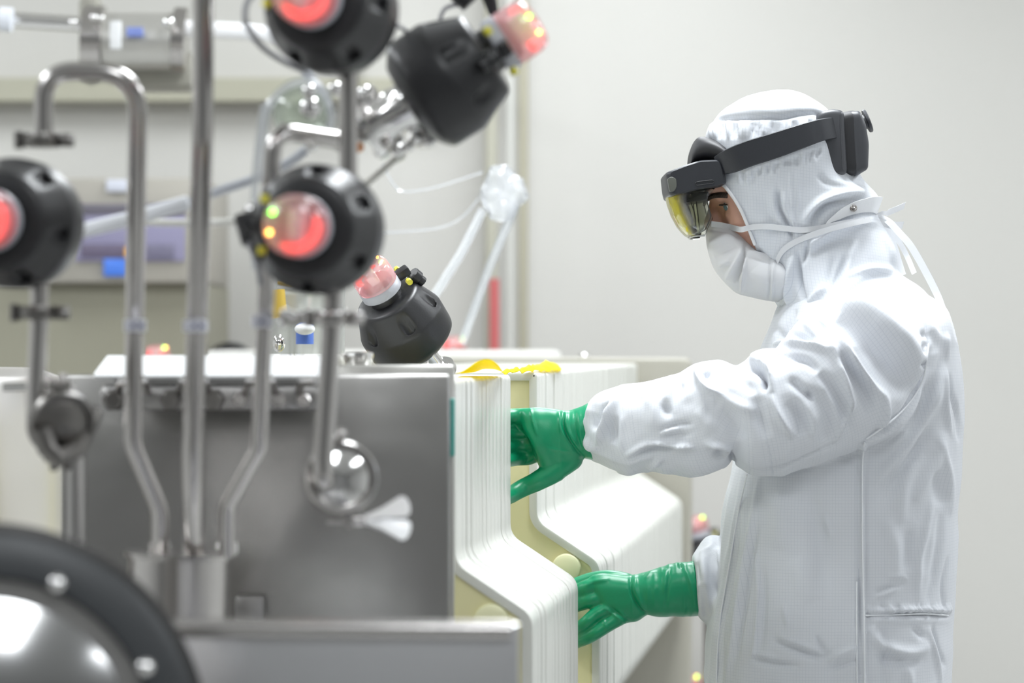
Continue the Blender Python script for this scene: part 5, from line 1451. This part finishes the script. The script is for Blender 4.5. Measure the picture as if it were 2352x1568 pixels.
# ------------------------------------------------------------------ background
for (x, w, lab, m) in ((1128, 15, 'left of the two vertical pipes on the back wall', mat('beige_pipe', (0.42, 0.41, 0.34), 0.4)), (1172, 10, 'middle vertical pipe of the wall group', mat('pale_pipe', (0.55, 0.55, 0.52), 0.35)), (1202, 12, 'right vertical pipe of the wall group', mat('beige_pipe2', (0.38, 0.36, 0.28), 0.4))):
    a = FP(x, 0, 7.6); r = w * 7.6 / FPX
    obj('wall_pipe', MB().tube([(a.x, 7.6, 0), (a.x, 7.6, 2.98)], r, 20), m, None, {15: 'leftmost of the three vertical pipes on the back wall', 10: 'middle one of the three vertical pipes on the back wall', 12: 'rightmost of the three vertical pipes on the back wall'}[w], 'pipe', 'vertical pipes on the back wall')
obj('red_hose', MB().tube([FP(1135, 640, 7.4), FP(1136, 900, 7.4), (FP(1136, 0, 7.4).x, 7.4, 0.0)], 0.014, 12), mat('dull_red', (0.50, 0.12, 0.12), 0.5), None, 'dull red vertical stripe of hose in front of the wall pipes', 'hose')
# control panel
cp = thing('control_panel', 'grey wall cabinet with violet screen and blue labels at left', 'control panel', FP(300, 660, 7.0))
pm = mat('cabinet_paint', (0.36, 0.34, 0.30), 0.45)
obj('cabinet', MB().pbox(60, 408, 470, 650, 7.0, 0.6, 0.01), pm, cp)
scr = obj('screen', MB().pbox(170, 470, 425, 600, 6.99, 0.02, 0.004), mat('panel_screen', (0.24, 0.23, 0.33), 0.25, emis=(0.35, 0.32, 0.55), estr=0.12), cp)
obj('screen_header', MB().pbox(170, 468, 425, 492, 6.985, 0.01, 0.001), mat('panel_dark', (0.14, 0.13, 0.16), 0.4), scr)
obj('reading', MB().pbox(185, 560, 290, 592, 6.985, 0.01, 0.001), mat('panel_dark2', (0.13, 0.11, 0.17), 0.4), scr)
obj('key', MB().pbox(335, 560, 400, 596, 6.985, 0.01, 0.002), mat('panel_dark3', (0.16, 0.15, 0.22), 0.4), scr)
obj('label_plate', MB().pbox(238, 594, 292, 634, 6.985, 0.01, 0.001), mat('blue_label', (0.07, 0.20, 0.70), 0.4), cp)
obj('label_plate', MB().pbox(244, 412, 300, 440, 6.99, 0.02, 0.002), mat('pale_label', (0.62, 0.64, 0.72), 0.4), cp)
obj('warning_strip', MB().pbox(286, 568, 294, 590, 6.98, 0.01, 0.001), mat('orange_strip', (0.7, 0.35, 0.08), 0.4), cp)
mat('olive_cabinet', (0.27, 0.26, 0.20), 0.5)
lw = obj('cabinet', MB().add(*(lambda a, b_: ([(a.x, 7.05, 0), (b_.x, 7.05, 0), (b_.x, 7.65, 0), (a.x, 7.65, 0), (a.x, 7.05, a.z), (b_.x, 7.05, a.z), (b_.x, 7.65, a.z), (a.x, 7.65, a.z)],
    [(0, 1, 2, 3), (4, 7, 6, 5), (0, 4, 5, 1), (1, 5, 6, 2), (2, 6, 7, 3), (3, 7, 4, 0)]))(FP(-60, 652, 7.05), FP(470, 652, 7.05))), MATS['olive_cabinet'], None, 'olive grey base cabinet below the control panel at left', 'cabinet', smooth=False)
# flow meter and process pipe, top left
fm = thing('flow_meter', 'blurred stainless flow meter with white tag and blue label on the top left pipe', 'flow meter', FP(320, 200, 6.2))
obj('body', MB().tube([FP(240, 95, 6.2), FP(415, 95, 6.2)], 0.062, 32), mat('cast_steel', (0.62, 0.61, 0.58), 0.35, 0.8), fm)
obj('flange', MB().tube([FP(195, 90, 6.2), FP(240, 92, 6.2)], 0.074, 32), steel, fm)
obj('flange', MB().tube([FP(400, 90, 6.2), FP(430, 92, 6.2)], 0.07, 32), steel, fm)
obj('housing', MB().pbox(262, 110, 445, 200, 6.25, 0.16, 0.02), mat('meter_grey', (0.30, 0.29, 0.25), 0.5), fm)
obj('neck', MB().pbox(178, -20, 225, 190, 6.3, 0.08, 0.02), mat('meter_grey', (0.30, 0.29, 0.25), 0.5), fm)
obj('tag', MB().pbox(252, 48, 278, 112, 6.10, 0.01, 0.002), white_pl, fm, label='white paper tag')
obj('label_plate', MB().pbox(290, 62, 328, 84, 6.12, 0.01, 0.002), mat('soft_blue', (0.20, 0.26, 0.60), 0.4), fm)
for (x, y, r) in ((388, 52, 0.013), (168, 52, 0.009), (215, 40, 0.008), (232, 42, 0.008)):
    obj('bolt', MB().sphere(FP(x, y, 6.1), r, 8), steel_pol, fm)
pipe('pipe', [Vector((-4.2, 6.2, FP(-60, 46, 6.2).z)), FP(30, 46, 6.2), FP(220, 58, 6.2)], 0.017, steel_pol, 'shiny level process pipe left of the flow meter', 0.02)
pipe('pipe', [FP(428, 66, 6.2), FP(560, 72, 6.2), FP(660, 84, 6.2), FP(840, 96, 6.2), FP(850, 97, 7.79)], 0.018, mat('white_pipe', (0.90, 0.90, 0.92), 0.25), 'white level process pipe right of the flow meter', 0.02)
obj('coupling', MB().tube([FP(0, 44, 6.15), FP(28, 46, 6.15)], 0.026, 24), mat('white_coupling', (0.8, 0.83, 0.9), 0.3), None, 'pale coupling on the process pipe at the left picture edge', 'coupling')
# glass vessel with fittings between the pipes and the small valve
gv = thing('sight_glass', 'clear sight glass with steel fittings behind the middle valve', 'sight glass', FP(700, 800, 4.6))
gx = FP(700, 700, 4.6).x
obj('glass_body', MB().lathe([(H - 0.02, 0.0), (H - 0.02, 0.065), (H + 0.10, 0.065), (H + 0.17, 0.055), (H + 0.2, 0.02)], (gx, 4.6, 0), (0, 0, 1), 40), film_mat('sight_glass_wall', (0.80, 0.82, 0.78), 0.6, 0.05, 0.3, 0.4), gv)
obj('fitting', MB().lathe([(H - 0.03, 0.02), (H + 0.06, 0.02), (H + 0.06, 0.04), (H + 0.075, 0.04)], (gx - 0.02, 4.6, 0), (0, 0, 1), 24), steel_pol, gv)
obj('cap', MB().lathe([(0, 0.014), (0.03, 0.014), (0.035, 0.006)], FP(700, 790, 4.45), (0, 0, 1), 20), mat('blue_cap', (0.08, 0.16, 0.5), 0.4), gv, label='blue cap')
obj('lid', MB().sphere(FP(700, 755, 4.42), 0.016, 10, (1, 1, 0.6)), white_pl, gv)
obj('fitting', MB().tube([FP(634, 665, 4.5), FP(640, 730, 4.5)], 0.014, 16), mat('brass', (0.60, 0.42, 0.08), 0.4, 0.6), gv, label='yellow brass fitting')
obj('fitting', MB().tube([FP(640, 640, 4.55), FP(770, 655, 4.55)], 0.018, 16), steel_pol, gv)
obj('cap', MB().sphere(FP(640, 788, 4.3), 0.010, 10, (1, 1, 1.4)), steel_pol, gv)
cl = thing('loop_fitting', 'clear coiled tube and fittings above the middle valve', 'fitting', FP(700, 300, 3.06))
obj('tube', MB().tube(fillet([FP(640, 300, 3.03), FP(700, 310, 3.03), FP(785, 322, 3.03)], 0.02, 6), 0.010, 16), steel, cl)
for (x, y, r) in ((712, 248, 0.012), (710, 210, 0.008), (770, 205, 0.008), (716, 330, 0.009)):
    obj('knob', MB().sphere(FP(x, y, 3.03), r, 10), steel_pol, cl)
obj('bowl', MB().sphere(FP(690, 260, 3.06), 0.03, 14), film_mat('green_tint_film', (0.70, 0.76, 0.66), 0.6, 0.1, 0.25, 0.5), cl)
# long pale machine cover behind the press
x0 = FP(470, 0, 6.45).x; x1 = FP(1290, 0, 6.45).x
mcv = thing('machine_cover', 'long pale machine top seen edge-on behind the press head', 'machine', ((x0 + x1) / 2, 6.7, 0))
obj('cover', MB().box(((x0 + x1) / 2, 6.67, (H - 0.0205) / 2 + 0.25), (x1 - x0, 0.44, H - 0.0205 - 0.5), 0.012), mat('pale_cover', (0.66, 0.65, 0.62), 0.35), mcv)
for x in (x0 + 0.06, x1 - 0.06):
    for y in (6.5, 6.84): obj('leg', MB().box((x, y, 0.26), (0.05, 0.05, 0.52), 0.004), steel_sat, mcv)
bx0 = FP(492, 0, 7.2).x; bx1 = FP(1100, 0, 7.2).x
obj('valve_bench', MB().box(((bx0 + bx1) / 2, 7.2, (H - 0.235) / 2), (bx1 - bx0, 0.5, H - 0.235), 0.01), steel_sat, None, 'low steel bench behind the machine cover that carries the far valves', 'bench')
obj('top_fitting', MB().lathe([(0, 0.016), (0.012, 0.020), (0.016, 0.020), (0.018, 0.012)], FP(820, 840, 3.5), (0, 0, 1), 28), steel_pol, None, 'round shiny steel cap standing on the press head top', 'fitting')

# ------------------------------------------------------------------ near foreground
tr = thing('tray', 'near grey steel trough edge along the bottom of the picture', 'trough', (FP(780, 1568, 2.55).x, 2.6, 0))
gt = mat('trough_steel', (0.74, 0.74, 0.755), 0.36, 1.0, var=0.05)
a = FP(350, 1436, 2.6); b_ = FP(1195, 1436, 2.6)
obj('front_panel', MB().box(((a.x + b_.x) / 2, 2.62, (a.z + 0.55) / 2 + 0.0), (b_.x - a.x, 0.012, a.z - 0.55), 0.003), gt, tr)
obj('rim', MB().tube([(a.x, 2.615, a.z - 0.004), (b_.x - 0.008, 2.615, b_.z - 0.006)], 0.0088, 16), steel, tr)
obj('side_panel', MB().box((b_.x - 0.012, 2.82, (a.z - 0.06 + 0.55) / 2), (0.012, 0.4, a.z - 0.61), 0.003), gt, tr)
obj('base', MB().box(((a.x + b_.x) / 2, 2.8, 0.56), (b_.x - a.x, 0.4, 0.02), 0.003), gt, tr)
for x in (a.x + 0.03, b_.x - 0.03):
    for y in (2.65, 2.97): obj('leg', MB().box((x, y, 0.275), (0.03, 0.03, 0.55), 0.003), steel_sat, tr)
# round housing with dark clamping ring, bottom left
dd = 2.45
rh = thing('round_housing', 'round steel housing with dark bolted ring at the bottom left corner', 'housing', (FP(-60, 0, dd).x, dd, 0.0))
cc = FP(-40, 1720, dd + 0.03)
ax = Vector((0.18, -1, 0.12)).normalized()
pxm = dd / FPX
obj('drum', MB().lathe([(0.0, 0.475 * pxm * 1000), (-0.12, 0.475 * pxm * 1000), (-0.12, 0)], cc, ax, 96), steel_sat, rh)
Ro = 505 * pxm; Ri = 395 * pxm
rg = obj('clamping_ring', MB().lathe([(-0.012, Ri), (0.006, Ri), (0.010, Ri + 0.004), (0.010, Ro - 0.008), (0.004, Ro), (-0.014, Ro), (-0.012, Ri)], cc, ax, 128), mat('dark_ring', (0.045, 0.048, 0.052), 0.42), rh, label='dark grey ring with bolts')
obj('drum_rim', MB().lathe([(-0.016, Ro - 0.004), (-0.012, Ro + 0.009), (-0.024, Ro + 0.010), (-0.030, Ro)], cc, ax, 128), steel, rh)
obj('window', MB().lathe([(-0.012, 0.0), (-0.012, Ri + 0.002)] + [(-0.008 + 0.036 * (1 - (q_ / Ri) ** 2), q_) for q_ in np.linspace(Ri + 0.002, 0, 24)], cc, ax, 128), mat('window_steel', (0.42, 0.42, 0.42), 0.15, 1.0), rh)
qq = look_rot(ax); Rb = (Ro + Ri) / 2 - 0.012
for k in range(9):
    t = 0.628 + k * 2 * PI / 9
    p = cc + qq @ Vector((Rb * math.cos(t), Rb * math.sin(t), 0.010))
    obj('bolt', MB().lathe([(0, 0.0082), (0.002, 0.0082), (0.005, 0.006), (0.0065, 0.0)], p, ax, 20), steel_pol, rh)
obj('support', MB().box((cc.x, cc.y + 0.07, (cc.z - 0.1) / 2), (0.2, 0.06, cc.z - 0.12), 0.005), steel_sat, rh)
